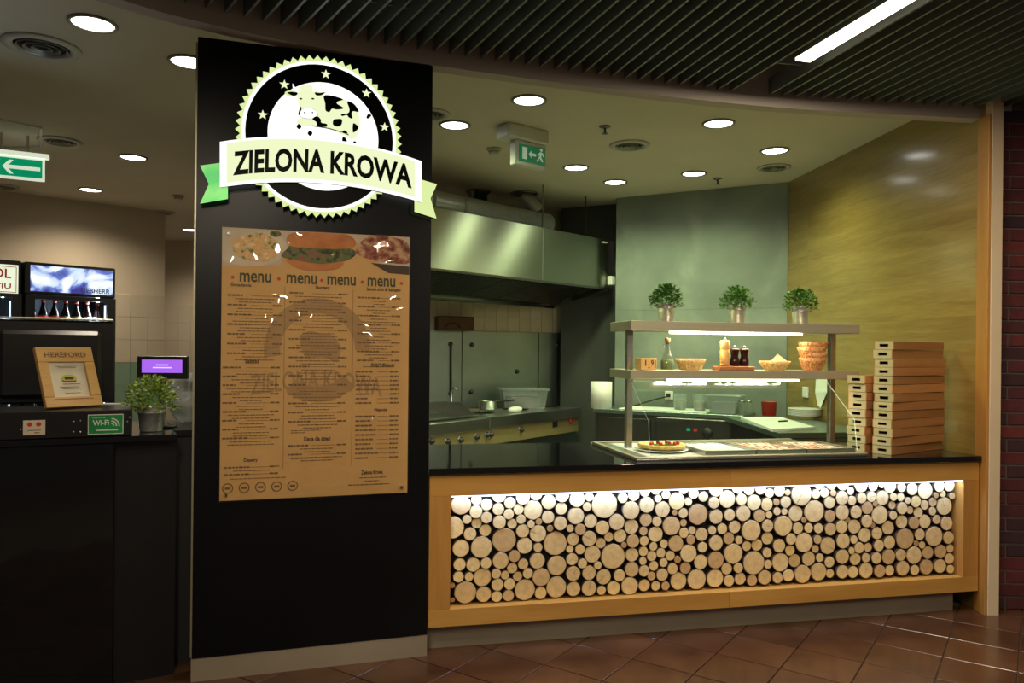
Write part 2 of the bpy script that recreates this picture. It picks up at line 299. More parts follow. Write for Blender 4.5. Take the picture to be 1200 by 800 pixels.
# ------------------------------------------------------------------ mesh builder
class MB:
    def __init__(s): s.v = []; s.f = []; s.mi = []; s.sm = []; s.T = Matrix.Identity(4)
    def add(s, vs, fs, mi=0, smooth=False):
        n = len(s.v); s.v += [tuple(s.T @ Vector(p)) for p in vs]
        for f in fs: s.f.append([n+i for i in f]); s.mi.append(mi); s.sm.append(smooth)
        return s
    def box(s, x0, x1, y0, y1, z0, z1, mi=0, b=0.0):
        if b > 0:
            b = min(b, (x1-x0)/2.01, (y1-y0)/2.01, (z1-z0)/2.01)
            vs = []; idx = {}
            for ix, (x, sx) in enumerate(((x0, 1), (x1, -1))):
                for iy, (y, sy) in enumerate(((y0, 1), (y1, -1))):
                    for iz, (z, sz) in enumerate(((z0, 1), (z1, -1))):
                        for a in range(3):
                            p = [x+sx*b, y+sy*b, z+sz*b]; p[a] = (x, y, z)[a]
                            idx[(ix, iy, iz, a)] = len(vs); vs.append(p)
            fs = []
            for i in (0, 1):
                fs.append([idx[(i, 0, 0, 0)], idx[(i, 1, 0, 0)], idx[(i, 1, 1, 0)], idx[(i, 0, 1, 0)]])
                fs.append([idx[(0, i, 0, 1)], idx[(1, i, 0, 1)], idx[(1, i, 1, 1)], idx[(0, i, 1, 1)]])
                fs.append([idx[(0, 0, i, 2)], idx[(1, 0, i, 2)], idx[(1, 1, i, 2)], idx[(0, 1, i, 2)]])
                for j in (0, 1):
                    fs.append([idx[(0, i, j, 1)], idx[(1, i, j, 1)], idx[(1, i, j, 2)], idx[(0, i, j, 2)]])
                    fs.append([idx[(i, 0, j, 0)], idx[(i, 1, j, 0)], idx[(i, 1, j, 2)], idx[(i, 0, j, 2)]])
                    fs.append([idx[(i, j, 0, 0)], idx[(i, j, 1, 0)], idx[(i, j, 1, 1)], idx[(i, j, 0, 1)]])
                    for k in (0, 1): fs.append([idx[(i, j, k, a)] for a in range(3)])
            return s.add(vs, fs, mi)
        vs = [(x0, y0, z0), (x1, y0, z0), (x1, y1, z0), (x0, y1, z0), (x0, y0, z1), (x1, y0, z1), (x1, y1, z1), (x0, y1, z1)]
        return s.add(vs, [(0, 3, 2, 1), (4, 5, 6, 7), (0, 1, 5, 4), (1, 2, 6, 5), (2, 3, 7, 6), (3, 0, 4, 7)], mi)
    def lathe(s, prof, c=(0, 0, 0), n=20, mi=0, smooth=True, cap0=True, cap1=True, wob=0):
        vs = []; fs = []
        for k, (r, z) in enumerate(prof):
            for i in range(n):
                a = 2*PI*i/n; rr = r*(1+wob*math.sin(3*a+k)); vs.append((c[0]+rr*math.cos(a), c[1]+rr*math.sin(a), c[2]+z))
        for k in range(len(prof)-1):
            for i in range(n): j = (i+1) % n; fs.append((k*n+i, k*n+j, (k+1)*n+j, (k+1)*n+i))
        s.add(vs, fs, mi, smooth)
        m = len(s.v)-len(vs)
        if cap0: s.f.append([m+i for i in range(n)][::-1]); s.mi.append(mi); s.sm.append(False)
        if cap1: s.f.append([m+(len(prof)-1)*n+i for i in range(n)]); s.mi.append(mi); s.sm.append(False)
        return s
    def tube(s, pts, r, n=8, mi=0, cap=True):
        pts = [Vector(p) for p in pts]; vs = []; fs = []
        up = Vector((0, 0, 1))
        for i, p in enumerate(pts):
            d = (pts[min(i+1, len(pts)-1)]-pts[max(i-1, 0)]).normalized()
            a = d.cross(up) if abs(d.z) < .95 else d.cross(Vector((1, 0, 0)))
            a.normalize(); b = d.cross(a)
            rr = r[i] if isinstance(r, (list, tuple)) else r
            for k in range(n):
                t = 2*PI*k/n; vs.append(p+a*rr*math.cos(t)+b*rr*math.sin(t))
        for i in range(len(pts)-1):
            for k in range(n): j = (k+1) % n; fs.append((i*n+k, i*n+j, (i+1)*n+j, (i+1)*n+k))
        m = len(s.v); s.add(vs, fs, mi, True)
        if cap:
            for q in (range(n), range((len(pts)-1)*n, len(pts)*n)): s.f.append([m+i for i in q]); s.mi.append(mi); s.sm.append(False)
        return s
    def prism(s, poly, y0, y1, mi=0, mib=None):
        """poly of (x,z), extruded along y"""
        n = len(poly); vs = [(x, y0, z) for x, z in poly]+[(x, y1, z) for x, z in poly]
        s.add(vs, [list(range(n))], mi); m = len(s.v)-2*n
        s.f.append([m+n+i for i in range(n)][::-1]); s.mi.append(mi); s.sm.append(False)
        for i in range(n): j = (i+1) % n; s.f.append([m+i, m+n+i, m+n+j, m+j]); s.mi.append(mi if mib is None else mib); s.sm.append(False)
        return s
    def prismz(s, poly, z0, z1, mi=0):
        n = len(poly); vs = [(x, y, z0) for x, y in poly]+[(x, y, z1) for x, y in poly]
        m = len(s.v); s.add(vs, [list(range(n))[::-1], [n+i for i in range(n)]]+[[i, (i+1) % n, n+(i+1) % n, n+i] for i in range(n)], mi); return s
    def sphere(s, c, r, n=10, mi=0, sz=(1, 1, 1)):
        prof = [(max(1e-4, r*math.sin(PI*k/n)), -r*math.cos(PI*k/n)*sz[2]) for k in range(n+1)]
        T = s.T; s.T = T @ Matrix.Translation(c) @ Matrix.Diagonal((sz[0], sz[1], 1, 1)); s.lathe(prof, n=n+4, mi=mi, cap0=False, cap1=False); s.T = T; return s
    def build(s, name, mats, parent=None):
        me = bpy.data.meshes.new(name); me.from_pydata(s.v, [], s.f)
        if not isinstance(mats, (list, tuple)): mats = [mats]
        for m in mats: me.materials.append(M[m] if isinstance(m, str) else m)
        me.polygons.foreach_set('material_index', s.mi); me.polygons.foreach_set('use_smooth', s.sm); me.update()
        o = bpy.data.objects.new(name, me); C.objects.link(o)
        if parent is not None: o.parent = parent
        return o
def tag(o, label, cat, group=None, kind=None):
    if label: o['label'] = label
    if cat: o['category'] = cat
    if group: o['group'] = group
    if kind: o['kind'] = kind
    return o
def thing(name, label, cat, loc=(0, 0, 0), yaw=0, group=None, fr=None, kind=None):
    o = bpy.data.objects.new(name, None); C.objects.link(o); o.empty_display_size = .1
    if fr is not None: loc = tuple(fr.o); yaw = fr.yaw
    o.location = loc; o.rotation_euler = (0, 0, yaw)
    return tag(o, label, cat, group, kind)
def single(mb, name, mats, label, cat, fr=None, loc=None, yaw=0, group=None, kind=None):
    o = mb.build(name, mats)
    if fr is not None: loc = tuple(fr.o); yaw = fr.yaw
    if loc is not None: o.location = loc; o.rotation_euler = (0, 0, yaw)
    return tag(o, label, cat, group, kind)
def copy_tree(o, parent=None):
    c = o.copy(); C.objects.link(c); c.parent = parent
    for ch in list(o.children):
        if ch.users_collection: copy_tree(ch, c)
    return c
def light(kind, name, loc, rot, energy, col, size=.2, size_y=None, parent=None, spot=None, blend=.6):
    d = bpy.data.lights.new(name, kind); d.energy = energy; d.color = col
    if kind == 'AREA':
        d.size = size
        if size_y: d.shape = 'RECTANGLE'; d.size_y = size_y
        else: d.shape = 'DISK'
    if kind == 'SPOT': d.spot_size = spot; d.spot_blend = blend; d.shadow_soft_size = size
    o = bpy.data.objects.new(name, d); C.objects.link(o); o.location = loc; o.rotation_euler = rot
    if parent is not None: o.parent = parent
    return o
_tc = {}
def text_geo(s, off=0.0):
    key = (s, off)
    if key in _tc: return _tc[key]
    cu = bpy.data.curves.new('t', 'FONT'); cu.body = s; cu.size = 1; cu.resolution_u = 3; cu.offset = off
    o = bpy.data.objects.new('t', cu); C.objects.link(o)
    dg = bpy.context.evaluated_depsgraph_get(); me = bpy.data.meshes.new_from_object(o.evaluated_get(dg))
    vs = [(v.co.x, v.co.y) for v in me.vertices]; fs = [list(p.vertices) for p in me.polygons]
    bpy.data.objects.remove(o); bpy.data.curves.remove(cu); bpy.data.meshes.remove(me)
    xs = [v[0] for v in vs]; ys = [v[1] for v in vs]; x0, x1 = min(xs), max(xs); y0, y1 = min(ys), max(ys)
    vs = [((x-x0)/(x1-x0), (y-y0)/(y1-y0)) for x, y in vs]
    _tc[key] = (vs, fs); return _tc[key]
def text_map(mb, s, fn, mi=0, bold=0):
    """fn(u,v) in 0..1 -> local point"""
    vs, fs = text_geo(s, (.035 if bold is True else .02) if bold else 0.0)
    mb.add([fn(u, v) for u, v in vs], fs, mi)
def bil(c, u, v):   # c = BL, BR, TL, TR
    return tuple(c[0][k]*(1-u)*(1-v)+c[1][k]*u*(1-v)+c[2][k]*(1-u)*v+c[3][k]*u*v for k in (0, 1))

# ================================================================== THE SETTING
# main frames (metres; camera stands at the origin, 1.6 m up)
CT = frame2((-.43, 4.06), (2.917, 4.80))          # bar counter front
PN = frame2((-1.52, 3.68), (-.43, 4.03))          # black sign panel
WR = frame2((2.965, 4.62), (2.73, 7.62))          # wood clad wall; local x goes away from the camera
CW = frame2((1.14, 8.50), (2.73, 7.62))           # concrete back wall
KW_ = frame2((-2.6, 7.95), (.62, 9.38))           # tiled kitchen wall
CB = frame2((-1.6, 3.73), (-.717, 4.199))         # cash counter front line (x negative to the left)
CEIL = 3.31; SOF = 3.10; SLZ = 3.17
# ---- floor with terracotta tiles
fl = MB().box(-7, 6, -2.5, 13.5, -.06, -.012).build('floor', 'grout')
tag(fl, 'brown glazed terracotta tile floor in front of the counter', 'floor', kind='structure')
TS = .333; d1 = Vector((.567, .824)); n1 = Vector((.824, -.567))
tile_me = MB().box(-TS/2+.003, TS/2-.003, -TS/2+.003, TS/2-.003, -.012, 0, b=.0015)
tile0 = None; cnt = 0
ang = math.atan2(d1.y, d1.x)
cand = []
for i in range(-24, 24):
    for j in range(-24, 34):
        s = -.415+TS*(i+.5); t = 3.342+TS*(j+.5); p = n1*s+d1*t
        L = CT.L((p.x, p.y, 0))
        if p.y > .8 and -3.2 < p.x < 4.6 and L.y < .25: cand.append((abs(p.y-4.3)+.45*abs(p.x-1), p))
cand.sort(key=lambda a: a[0])
for k, (_, p) in enumerate(cand[:280]):
    if tile0 is None: o = tile0 = tile_me.build('tile', 'terracotta', fl)
    else: o = tile0.copy(); C.objects.link(o)
    o.location = (p.x, p.y, 0); o.rotation_euler = (0, 0, ang)
mb = MB()
for _, p in cand[280:]:
    mb.T = Matrix.Translation((p.x, p.y, 0)) @ Matrix.Rotation(ang, 4, 'Z'); mb.box(-TS/2+.003, TS/2-.003, -TS/2+.003, TS/2-.003, -.012, 0)
if cand[280:]: tag(mb.build('tile_field', 'terracotta', fl), None, None, kind='stuff')
# kitchen floor, out of view; its pale tone is chosen to bounce light up
tag(MB().prismz([(-6.5, 5.6), (-1.9, 4.9), (-.5, 4.9), (2.72, 5.6), (2.6, 13), (-6.5, 13)], -.011, .004).build('floor_kitchen', 'kfloor'),
    'pale kitchen floor behind the counter', 'floor', kind='structure')
# ---- soffit curve
AP = [(-3.3, 1.0), (-2.75, 1.95), (-2.15, 2.80), (-1.695, 3.317), (-1.42, 3.548), (-.92, 3.84), (-.40, 4.045), (.484, 4.355), (1.552, 4.655), (2.95, 4.85), (4.6, 4.98)]
def crom(pts, n=10):
    out = []
    for i in range(len(pts)-1):
        p0 = Vector(pts[max(i-1, 0)]); p1 = Vector(pts[i]); p2 = Vector(pts[i+1]); p3 = Vector(pts[min(i+2, len(pts)-1)])
        for k in range(n):
            t = k/n; out.append(.5*((2*p1)+(p2-p0)*t+(2*p0-5*p1+4*p2-p3)*t*t+(3*p1-p0-3*p2+p3)*t**3))
    out.append(Vector(pts[-1])); return out
ARC = crom(AP)
def normals(pl):
    r = []
    for i, p in enumerate(pl):
        d = (pl[min(i+1, len(pl)-1)]-pl[max(i-1, 0)]).normalized(); r.append(Vector((-d.y, d.x)))
    return r
NA = normals(ARC)
mb = MB(); n = len(ARC)
prof = [(0, SOF), (0, 3.62), (.09, 3.62), (.09, SOF)]
vs = []; fs = []
for p, q in zip(ARC, NA):
    for off, z in prof: vs.append((p.x+q.x*off, p.y+q.y*off, z))
for i in range(n-1):
    for k in range(4): l = (k+1) % 4; fs.append((i*4+k, i*4+l, (i+1)*4+l, (i+1)*4+k))
mb.add(vs, fs)
tag(mb.build('trim_1', 'fascia'), 'curved plaster edge band between slatted ceiling and shop ceiling', 'trim', kind='structure')
# ---- plaster ceiling over the shop
mb = MB()
poly = [(p.x+q.x*.08, p.y+q.y*.08) for p, q in zip(ARC, NA)]
poly = poly+[(4.6, 13.4), (-6.9, 13.4), (-6.9, 1.0)]
mb.prismz(poly, CEIL, CEIL+.06)
ceil_o = tag(mb.build('ceiling', 'plaster'), 'plain plaster ceiling over the kitchen and shop', 'ceiling', kind='structure')
# access hatch joints on the left ceiling
hatch = thing('ceiling_hatch', 'thin framed access hatch in ceiling above green arrow sign', 'hatch', (0, 0, 0))
a, b_, c_ = [at_z(*p, CEIL) for p in ((52, 149), (0, 161), (0, 138))]
e = at_z(46, 172, CEIL)
dd = (a-c_)
quad = [at_z(-60, 175, CEIL), at_z(-60, 128, CEIL), at_z(48, 149, CEIL), at_z(48, 171, CEIL)]
for i in range(4):
    p, q = quad[i], quad[(i+1) % 4]
    MB().tube([(p.x, p.y, CEIL-.003), (q.x, q.y, CEIL-.003)], .011, 4).build('hatch_edge', 'white', hatch)
# ---- slatted hall ceiling
slz = tag(MB().box(-7, 6, -2.5, 5.6, 3.95, 4.0).build('ceiling_hall', 'dark'), 'dark slatted open ceiling over the hall', 'ceiling', kind='structure')
def slat_angle(x):
    T = [(-3.3, 44), (-1.7, 38), (-1.0, 34), (-.8, 31), (.5, 17.5), (1.6, 13), (2.4, 10.5), (4.6, 8)]
    for (x0, a0), (x1, a1) in zip(T, T[1:]):
        if x <= x1: t = max(0, (x-x0)/(x1-x0)); return math.radians(a0+(a1-a0)*t)
    return math.radians(8)
LMP = (at_z(940, 72, SLZ)+at_z(1060, 0, SLZ))/2
s_acc = 0; nxt = 0; slat0 = None; base_pts = []
for i in range(len(ARC)-1):
    p, q = ARC[i], ARC[i+1]; L = (q-p).length
    while nxt < s_acc+L:
        base_pts.append(p+(q-p)*((nxt-s_acc)/L)); nxt += .086
    s_acc += L
for p in base_pts:
    a = slat_angle(p.x)
    if abs((LMP.x-p.x)*math.cos(a)+(LMP.y-p.y)*math.sin(a)) < .052: continue     # the long lamp replaces this slat
    if slat0 is None: o = slat0 = MB().box(-.006, .006, 0, 3.4, 0, .10).build('slat', 'slat', slz)
    else: o = slat0.copy(); C.objects.link(o)
    o.location = (p.x, p.y-.004, SLZ); o.rotation_euler = (0, 0, PI+a)
for k in range(1, 8):     # cross rails follow the curve
    off = -.34*k; mb = MB()
    pts = [(p.x+math.sin(slat_angle(p.x))*(-off), p.y+math.cos(slat_angle(p.x))*off, SLZ+.055) for p in ARC[4::3]]
    vs = []; fs = []
    for x, y, z in pts: vs += [(x, y-.005, z), (x, y+.005, z), (x, y+.005, z+.05), (x, y-.005, z+.05)]
    for i in range(len(pts)-1):
        for j in range(4): l = (j+1) % 4; fs.append((i*4+j, i*4+l, (i+1)*4+l, (i+1)*4+j))
    mb.add(vs, fs).build('cross_rail', 'slat', slz)
# ---- walls
WL = (WR.L((2.73, 7.62, 0))).x
wr = MB().box(.03, WL, -.0, .0001, 0, .001)   # tiny placeholder base replaced below
mb = MB().box(.19, WL, -.12, -.02, 0, CEIL)
wr = tag(mb.build('wall_right', 'wallwood'), 'tall oiled wood clad side wall', 'wall', kind='structure')
wr.location = tuple(WR.o); wr.rotation_euler = (0, 0, WR.yaw)
# cladding boards, proud of the wall by 20 mm (local +y faces the kitchen)
z = 0; rows = [.62, .62, .62, .62, .83]; k = 0
for hgt in rows:
    for (xa, xb) in ((.19, WL-.42), (WL-.42, WL-.001)):
        o = MB().box(xa+.0002, xb-.0002, -.02, 0.0, z+.0002, min(z+hgt, CEIL)-.0002, b=.0005).build('cladding_panel', 'wallwood', wr)
    z += hgt
wb = MB().box(0, CW.L((2.73, 7.62, 0)).x, 0, .15, 0, CEIL)
wb = tag(wb.build('wall_back', 'concrete'), 'grey green polished concrete wall behind the serving shelves', 'wall', kind='structure')
wb.location = tuple(CW.o); wb.rotation_euler = (0, 0, CW.yaw)
Lw = CW.L((2.73, 7.62, 0)).x
MB().box(0.002, Lw-.002, -.006, 0, 2.063, CEIL-.001, b=.002).build('concrete_panel', 'concrete', wb)
MB().box(0.002, Lw-.002, -.006, 0, .001, 2.062, b=.002).build('concrete_panel', 'concrete', wb)
# column
mb = MB().prismz([(.578, 9.13), (1.19, 8.84), (1.34, 9.2), (.72, 9.5)], 0, CEIL)
tag(mb.build('wall_column', 'column'), 'dark grey column between the hood and the concrete wall', 'wall', kind='structure')
# kitchen back wall with tile band
KL = KW_.L((.62, 9.38, 0)).x
kb = tag(MB().box(0, KL, 0, .12, 0, CEIL).build('wall_kitchen', 'wall_paint'), 'kitchen rear wall with beige tiles above steel sheets', 'wall', kind='structure')
kb.location = tuple(KW_.o); kb.rotation_euler = (0, 0, KW_.yaw)
t0 = MB().box(.0015, .1465, -.008, 0, .0015, .1985, b=.001).build('tile', 'tile_beige', kb); first = True
for r in range(3):
    for c in range(int(KL/.148)):
        if first: o = t0; first = False
        else: o = t0.copy(); C.objects.link(o)
        o.location = (KL-.148*(c+1), 0, 1.80+.2*r)
# steel sheets of the splashback
sp = thing('splashback', 'row of bolted steel sheets on the wall behind the cookers', 'splashback', fr=KW_)
edges = [KW_.hit(x, 430, -.02).x for x in (380, 500, 541, 631, 659)]
edges[-1] = min(edges[-1], KL-.01)
for xa, xb in zip(edges, edges[1:]):
    MB().box(xa+.004, xb-.004, -.024, -.009, .95, 1.835, b=.002).build('steel_sheet', 'steel_rough', sp)
for px, py in ((528, 403), (528, 461), (553, 404), (552, 459), (606, 435), (653, 404)):
    h = KW_.hit(px, py, -.03); m_ = MB(); m_.T = Matrix.Translation((h.x, -.024, h.z)) @ Matrix.Rotation(PI/2, 4, 'X'); m_.lathe([(.028, 0), (.028, .012), (.018, .03), (.001, .034)], n=12).build('fixing_bolt', 'steel_dark', sp)
m_ = MB(); a = KW_.hit(528, 406, -.03); b_ = KW_.hit(528, 458, -.03)
m_.tube([(a.x, -.045, a.z), (b_.x, -.045, b_.z)], .01, 6).build('rail', 'steel_dark', sp)
h = KW_.hit(512, 386, -.10); h2 = KW_.hit(554, 371, -.10)
rk = thing('wall_box', 'small brown metal box standing above the steel sheets', 'box', tuple(KW_.W((h.x, -.025, 1.8365))), KW_.yaw)
MB().box(0, h2.x-h.x, -.12, .016, 0, h2.z-1.84, b=.008).build('body', 'bark', rk)
MB().tube([(.08, -.123, .03), (.12, -.14, .07), (.20, -.14, .08), (.26, -.123, .03)], .008, 6).build('handle', 'rubber', rk)
# far walls of the left side
LWf = frame2((-7.2, 6.92), (-4.364, 9.628))
LL = LWf.L((-4.364, 9.628, 0)).x
lw = tag(MB().box(0, LL, 0, .15, 0, CEIL).build('wall_left', 'wall_paint'), 'plain cream wall behind the drinks fridges', 'wall', kind='structure')
lw.location = tuple(LWf.o); lw.rotation_euler = (0, 0, LWf.yaw)
first = True; t0 = MB().box(.0015, .1985, -.012, 0, .0015, .2735, b=.001).build('tile', 'tile_beige', lw)
tg = None
for r in range(8):
    for c in range(7):
        if r >= 5:
            if first: o = t0; first = False
            else: o = t0.copy(); C.objects.link(o)
        else:
            if tg is None: o = tg = MB().box(.0015, .1985, -.012, 0, .0015, .2735, b=.001).build('tile', 'tile_green', lw)
            else: o = tg.copy(); C.objects.link(o)
        o.location = (LL-.2*(c+1), 0, .05+.275*r-.0)
fw = tag(MB().box(-7, 4.5, 12.2, 12.35, 0, CEIL).build('wall_far', 'wall_paint'), 'far cream wall seen between fridge and sign panel', 'wall', kind='structure')
first = True; t0 = MB().box(.0015, .1985, 12.188, 12.2, .0015, .2735, b=.001).build('tile', 'tile_beige', fw)
for r in range(5):
    for c in range(7):
        if first: o = t0; first = False
        else: o = t0.copy(); C.objects.link(o)
        o.location = (-5.9+.2*c, 0, .9+.275*r)
# brick wall on the right
bx0 = 3.025; by = 4.87
bw = tag(MB().box(bx0, 4.7, by, by+.2, 0, SLZ+.4).build('wall_right_outer', 'mortar'), 'dark red brick wall right of the cream post', 'wall', kind='structure')
b0 = {}
for r in range(38):
    x = bx0+.001; k = 0; zz = .004+r*.0832
    while x < 4.1:
        L = (.12 if (k % 2 == 0) else .25) if r % 2 == 0 else (.25 if k % 2 == 0 else .12)
        if r % 4 == 1 and k == 0: L = .25
        if L not in b0: o = b0[L] = MB().box(0, L-.011, -.009, .02, 0, .072, b=.003).build('brick', 'brick', bw)
        else: o = b0[L].copy(); C.objects.link(o)
        o.location = (x, by+random.uniform(-.002, .002), zz); x += L; k += 1
# cream post / trim at the end of the wood wall
mb = MB().box(2.952, 3.022, 4.74, 4.87, 0, 3.24, b=.003)
tag(mb.build('trim_2', 'cream'), 'cream vertical post at the end of the counter', 'trim', kind='structure')
mb = MB().box(2.934, 2.951, 4.745, 4.86, 0, 3.10, b=.002)
tag(mb.build('trim_3', 'oak_v'), 'narrow oak edge strip beside the cream post', 'trim', kind='structure')

# ================================================================== SIGN PANEL
PL = PN.L((-.43, 4.03, 0)).x
pn = thing('sign_panel', 'tall matte black panel carrying the lit sign and menu', 'panel', fr=PN)
MB().box(0, PL, 0, .16, .112, 3.095, b=.002).build('board', 'black_panel', pn)
MB().box(-.004, PL, .004, .155, 0, .11).build('kick_plate', 'kick', pn)
MB().box(-.010, -.001, .02, .15, .112, 3.075).build('edge_strip', 'champagne', pn)
sg = thing('lit_sign', 'round backlit toothed sign with cow and ZIELONA KROWA ribbon', 'sign', fr=PN)
cpt = PN.hit(375.5, 163, 0); R0 = (PN.hit(375.5, 69, 0).z-PN.hit(375.5, 257, 0).z)/2
def sc_(px, py): h = PN.hit(px, py, 0); return (h.x, h.z)
def ell(r, n=72, c=None):
    c = c or (cpt.x, cpt.z); return [(c[0]+r*math.cos(2*PI*i/n), c[1]+r*math.sin(2*PI*i/n)) for i in range(n)]
def star(cx, cz, r, rot=0, q=.42):
    return [(cx+(r if i % 2 == 0 else r*q)*math.sin(rot+PI*i/5), cz+(r if i % 2 == 0 else r*q)*math.cos(rot+PI*i/5)) for i in range(10)]
teeth = []
NT = 62
for i in range(NT*2):
    a = PI*i/NT; r = R0*(1.0 if i % 2 == 0 else .945); teeth.append((cpt.x+r*math.cos(a), cpt.z+r*math.sin(a)))
MB().prism(teeth, -.045, -.001, 0, 1).build('toothed_rim', ['sgn_lime', 'sgn_black'], sg)
MB().prism(ell(R0*.925), -.047, -.046).build('white_ring', 'sgn_white', sg)
MB().prism(ell(R0*.885), -.049, -.048).build('black_disc', 'sgn_black', sg)
ic = sc_(379, 163)
MB().prism(ell(R0*.665, c=ic), -.051, -.050).build('white_disc', 'sgn_white', sg)
mb = MB()
for px, py in ((308, 138), (333, 103), (381, 91), (428, 113), (449, 152)):
    x, z = sc_(px, py); mb = MB().prism(star(x, z, R0*.06), -.052, -.050); mb.build('star', 'sgn_pale', sg)
def K(pts, s=8.0, ox=320, oy=90): return [sc_(ox+x/s, oy+y/s) for x, y in pts]
def smooth(pts, n=5):
    P_ = [Vector(p) for p in pts]; out = []; N = len(P_)
    for i in range(N):
        p0, p1, p2, p3 = P_[i-1], P_[i], P_[(i+1) % N], P_[(i+2) % N]
        for k in range(n):
            t = k/n; out.append(tuple(.5*((2*p1)+(p2-p0)*t+(2*p0-5*p1+4*p2-p3)*t*t+(3*p1-p0-3*p2+p3)*t**3)))
    return out
cow = thing and MB()
body = smooth([(380, 215), (470, 205), (580, 215), (690, 260), (770, 320), (800, 420), (795, 520), (760, 600), (700, 600), (640, 570), (520, 520), (380, 490), (230, 480), (235, 420), (300, 400), (330, 330)])
MB().prism(K(body), -.0535, -.052).build('cow_body', 'sgn_pale', sg)
head = smooth([(240, 135), (290, 105), (350, 112), (380, 150), (400, 200), (405, 290), (395, 350), (330, 380), (260, 345), (235, 290), (225, 200)])
MB().prism(K(head), -.0555, -.054).build('cow_head', 'sgn_pale', sg)
for e_, ii in (([(108, 180), (160, 160), (222, 178), (225, 205), (180, 220), (130, 210)], [(130, 183), (165, 175), (222, 182), (215, 205), (180, 210)]),
               ([(378, 165), (430, 178), (484, 178), (450, 210), (400, 212)], [(385, 180), (430, 185), (478, 180), (445, 205), (400, 206)])):
    MB().prism(K(smooth(e_)), -.0565, -.0555).build('cow_ear', 'sgn_lime', sg)
    MB().prism(K(smooth(ii)), -.0575, -.0565).build('cow_ear_shadow', 'sgn_black', sg)
for h_ in ([(180, 98), (200, 130), (240, 142), (236, 180), (205, 165), (183, 140)], [(408, 92), (385, 120), (362, 135), (372, 175), (400, 170), (418, 130)]):
    hp = K(smooth(h_)); MB().prism(hp, -.0585, -.0575).build('cow_horn', 'sgn_white', sg)
mz = smooth([(245, 375), (270, 338), (325, 326), (380, 340), (410, 378), (390, 412), (330, 420), (270, 410)])
cx = sum(p[0] for p in mz)/len(mz); cy = sum(p[1] for p in mz)/len(mz)
MB().prism(K([(cx+(x-cx)*1.04, cy+(y-cy)*1.06) for x, y in mz]), -.0565, -.0555).build('muzzle_outline', 'sgn_black', sg)
MB().prism(K(mz), -.058, -.0565).build('muzzle', 'sgn_white', sg)
for poly in ([(470, 210), (560, 215), (645, 245), (600, 262), (590, 285), (650, 325), (590, 338), (545, 330), (520, 360), (485, 345), (480, 280)],
             [(685, 262), (750, 290), (792, 358), (740, 352), (725, 380), (733, 420), (700, 410), (680, 388), (640, 398), (630, 382), (690, 372), (705, 335)],
             [(590, 425), (635, 430), (630, 480), (590, 495), (553, 475), (557, 435)], [(738, 470), (765, 475), (788, 508), (740, 550)],
             [(405, 400), (440, 430), (445, 460), (495, 472), (490, 498), (410, 488), (400, 455), (362, 425)],
             [(250, 315), (262, 330), (240, 392), (232, 375)], [(215, 495), (238, 472), (262, 495), (240, 520)], [(318, 558), (340, 534), (364, 556), (342, 582)],
             [(862, 410), (880, 378), (908, 392), (880, 420)], [(640, 600), (662, 595), (682, 630), (660, 655), (640, 635)], [(735, 645), (755, 630), (775, 655), (765, 680), (730, 675)],
             [(640, 548), (660, 530), (690, 558)], [(242, 238), (256, 232), (270, 240), (256, 246)], [(352, 238), (366, 232), (382, 240), (366, 246)],
             [(280, 366), (290, 361), (298, 368), (290, 374)], [(355, 366), (363, 360), (372, 367), (363, 374)]):
    MB().prism(K(smooth(poly, 4)), -.0595, -.0555).build('cow_patch', 'sgn_black', sg)
MB().prism(K(smooth([(170, 628), (300, 620), (500, 632), (700, 655), (795, 686), (700, 693), (500, 680), (300, 650)])), -.0595, -.0555).build('ground_shadow', 'sgn_black', sg)
MB().prism(K([(360, 484), (520, 510), (640, 545), (700, 570), (695, 575), (640, 551), (520, 517), (360, 492)]), -.0595, -.0555).build('belly_line', 'sgn_black', sg)
# ribbon
def qb(x, p): # quadratic through 3 points
    (x0, y0), (x1, y1), (x2, y2) = p
    return y0*(x-x1)*(x-x2)/((x0-x1)*(x0-x2))+y1*(x-x0)*(x-x2)/((x1-x0)*(x1-x2))+y2*(x-x0)*(x-x1)/((x2-x0)*(x2-x1))
Q = lambda x, y: sc_(225+x/3.638, 50+y/3.638)
top = ((122, 437), (545, 422), (968, 517)); bot = ((122, 628), (545, 610), (968, 690))
def ribbon(x0, x1, it, ib): 
    xs = [x0+(x1-x0)*i/24 for i in range(25)]
    return [Q(x, qb(x, top)+it) for x in xs]+[Q(x, qb(x, bot)-ib) for x in xs[::-1]]
for pts in ([(38, 535), (124, 523), (155, 628), (155, 675), (38, 695), (75, 612)], [(966, 592), (1035, 612), (1008, 672), (1033, 757), (940, 728), (940, 685)]):
    MB().prism([Q(*p) for p in pts], -.055, -.02, 0, 1).build('ribbon_tail', ['sgn_green' if pts[0][0] < 100 else 'sgn_lime', 'sgn_black'], sg)
MB().prism(ribbon(122, 968, 0, 0), -.064, -.045, 0, 1).build('ribbon_border', ['sgn_white', 'sgn_black'], sg)
MB().prism(ribbon(150, 942, 10, 14), -.066, -.0645).build('ribbon_face', 'sgn_pale', sg)
mb = MB()
def rib_text(u, v):
    x = 178+u*(928-178)
    yb_ = qb(x, ((178, 580), (545, 569), (928, 634))); yt = qb(x, ((178, 478), (545, 470), (928, 536)))
    X, Z = Q(x+2*(v-.5), yb_+(yt-yb_)*v); return (X, -.0685, Z)
text_map(mb, 'ZIELONA KROWA', rib_text, bold=True)
mb.build('lettering', 'sgn_black', sg)
